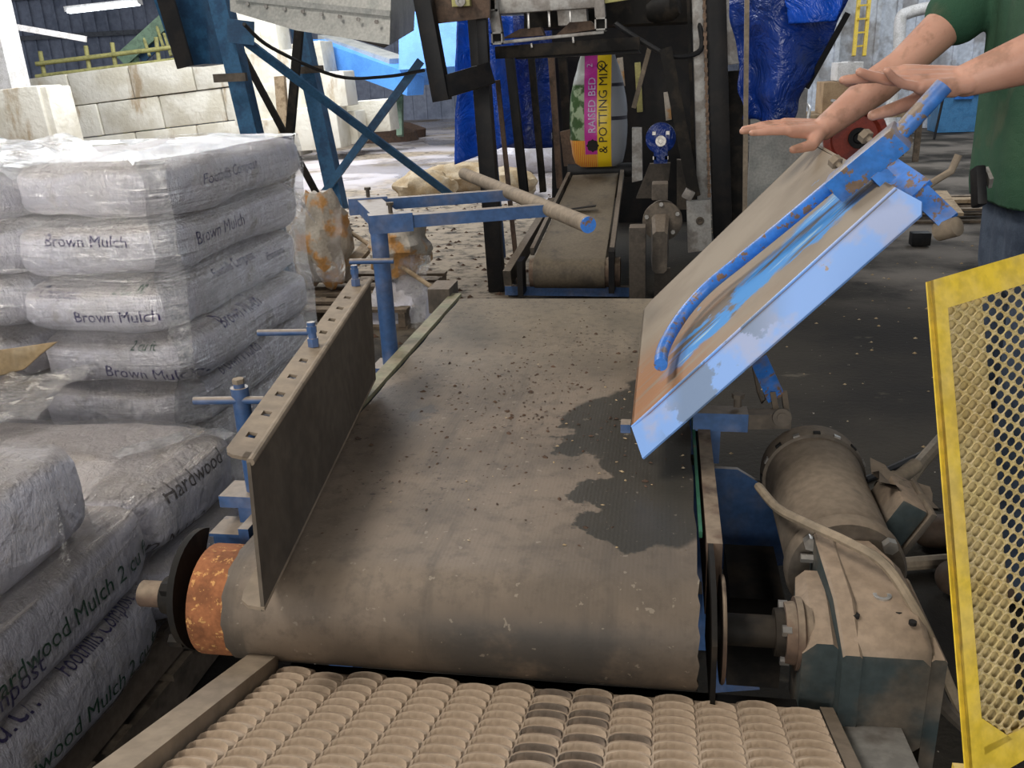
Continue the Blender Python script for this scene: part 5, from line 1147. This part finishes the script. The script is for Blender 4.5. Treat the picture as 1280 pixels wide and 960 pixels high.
hipc = at(1335, 300, d=2.08); chest = (Rs + Ls) / 2 + V((.03, 0, 0)); hipc.x = chest.x + .02; hipc.y = chest.y; hipc.z = .98
ps = thing('person', 'worker in green T-shirt and jeans resting hands on the raised flap', 'person', (hipc.x, hipc.y, 0))
m_ = MB()
def limb(a, c_, b_, rs):
    capsule(m_, a, (a + c_) / 2, rs[0], rs[1]); capsule(m_, (a + c_) / 2, c_, rs[1], rs[2]); capsule(m_, c_, c_ * .7 + b_ * .3, rs[2], rs[3]); capsule(m_, c_ * .7 + b_ * .3, b_, rs[3], rs[4])
limb(Rs, Re, Rw, (.060, .052, .043, .047, .031)); limb(Ls, Le, Lw, (.060, .052, .044, .047, .031))
hand(m_, Rw, at(927, 157, d=2.24) - Rw, V((.1, -.25, 1)), V((0, -1, 0)), 1.06, (.03, .05, .07, .09), .05, thumb_dir=at(946, 182, d=2.13) - at(985, 172, d=2.18))
hand(m_, Lw, at(1072, 98, d=1.66) - Lw, V((.05, -.45, 1)), V((0, 1, 0)), 1.10, (.16, .05, -.10, -.22), .075, thumb_dir=at(1085, 140, d=1.66) - at(1150, 116, d=1.67), tb=(.035, .012, -.022), tl=1.3)
for sgn, rad in ((-1, 1), (1, 1)):
    pass
nk = chest + V((-.02, 0, .10)); hd = chest + V((-.05, 0, .30))
for oy in (-.09, 0, .09):
    capsule(m_, chest + V((0, oy, -.06)), hipc + V((0, oy * .8, .06)), .12, .115)
capsule(m_, chest, nk, .09, .055); capsule(m_, nk, hd - V((0, 0, .08)), .055, .055)
capsule(m_, hd + V((.01, 0, .02)), hd + V((-.02, 0, -.03)), .095, .085); capsule(m_, hd + V((-.06, 0, -.05)), hd + V((-.065, 0, -.085)), .05, .042)
capsule(m_, hd + V((-.10, 0, .01)), hd + V((-.122, 0, -.025)), .012, .016)
for sy in (-1, 1):
    capsule(m_, hd + V((.0, sy * .092, .0)), hd + V((.01, sy * .094, -.03)), .014, .010)
    hip = hipc + V((0, sy * .10, 0)); kn = V((hip.x - .02, hip.y + sy * .02, .50)); an = V((hip.x + .02, hip.y + sy * .03, .09))
    capsule(m_, hip, kn, .085, .055); capsule(m_, kn, an, .055, .038); capsule(m_, an - V((0, 0, .04)), an + V((-.15, 0, -.05)), .035, .032)
fuse(m_, 'body', 'skin', ps, .0033, 5)
m_ = MB()
for oy in (-.11, -.04, .04, .11):
    capsule(m_, chest + V((-.01, oy, -.02)), V((hipc.x - .02, hipc.y + oy * .9, 1.10)), .135, .145)
for a, e in ((Rs, Re), (Ls, Le)):
    capsule(m_, a * .8 + chest * .2, a, .085, .080); capsule(m_, a, a + (e - a) * .46, .080, .072)
capsule(m_, chest + V((0, 0, .02)), nk - V((0, 0, .03)), .11, .075)
shirt = fuse(m_, 't_shirt', 'shirt', ps, .008, 6)
# cut sleeves and hem square
bm = bmesh.new(); bm.from_mesh(shirt.data); og = ORG[ps.name]
def cut(co, no):
    bmesh.ops.bisect_plane(bm, geom=bm.verts[:] + bm.edges[:] + bm.faces[:], plane_co=co - og, plane_no=no, clear_outer=True)
zh = at(1250, 264, d=2.05).z; cut(V((0, 0, zh)), V((0, 0, -1)))
bm.to_mesh(shirt.data); bm.free()
for p in shirt.data.polygons: p.use_smooth = True
ms = shirt.modifiers.new('thickness', 'SOLIDIFY'); ms.thickness = .004; ms.offset = 1
m_ = MB()
for oy in (-.09, 0, .09): capsule(m_, V((hipc.x, hipc.y + oy, 1.05)), V((hipc.x, hipc.y + oy, .90)), .13, .125)
for sy in (-1, 1):
    hip = hipc + V((0, sy * .10, -.02)); kn = V((hip.x - .02, hip.y + sy * .02, .50)); an = V((hip.x + .02, hip.y + sy * .03, .07)); capsule(m_, hip, kn, .105, .082); capsule(m_, kn, an, .082, .07)
fuse(m_, 'jeans', 'jean', ps, .008, 5)
for sy in (-1, 1):
    m_ = MB(); an = V((hipc.x + .02, hipc.y + sy * .13, .06)); capsule(m_, an + V((.03, 0, 0)), an + V((-.17, 0, -.008)), .06, .05); capsule(m_, an, an + V((0, 0, .06)), .06, .058); m_.v = [V((p.x, p.y, max(p.z, .003))) for p in m_.v]; fuse(m_, 'boot', 'shoe', ps, .008, 3)
m_ = MB(); capsule(m_, hd + V((.035, 0, .05)), hd + V((.0, 0, .065)), .095, .085); capsule(m_, hd + V((.06, 0, .0)), hd + V((.05, 0, .04)), .06, .08); fuse(m_, 'hair', 'hair', ps, .008, 4)
p0, p1 = at(1222, 209, d=1.98), at(1224, 258, d=1.98)
t = thing('belt_pouch', 'small black pouch clipped at the worker\'s hip', 'pouch', p1)
MB().beam(p0, p1, .022, .05, up=Y_, bev=.006).build('case', 'black', t); MB().beam(p0 + V((.018, 0, -.01)), p1 + V((.018, 0, .05)), .008, .03, up=Y_).build('clip', 'steel', t)
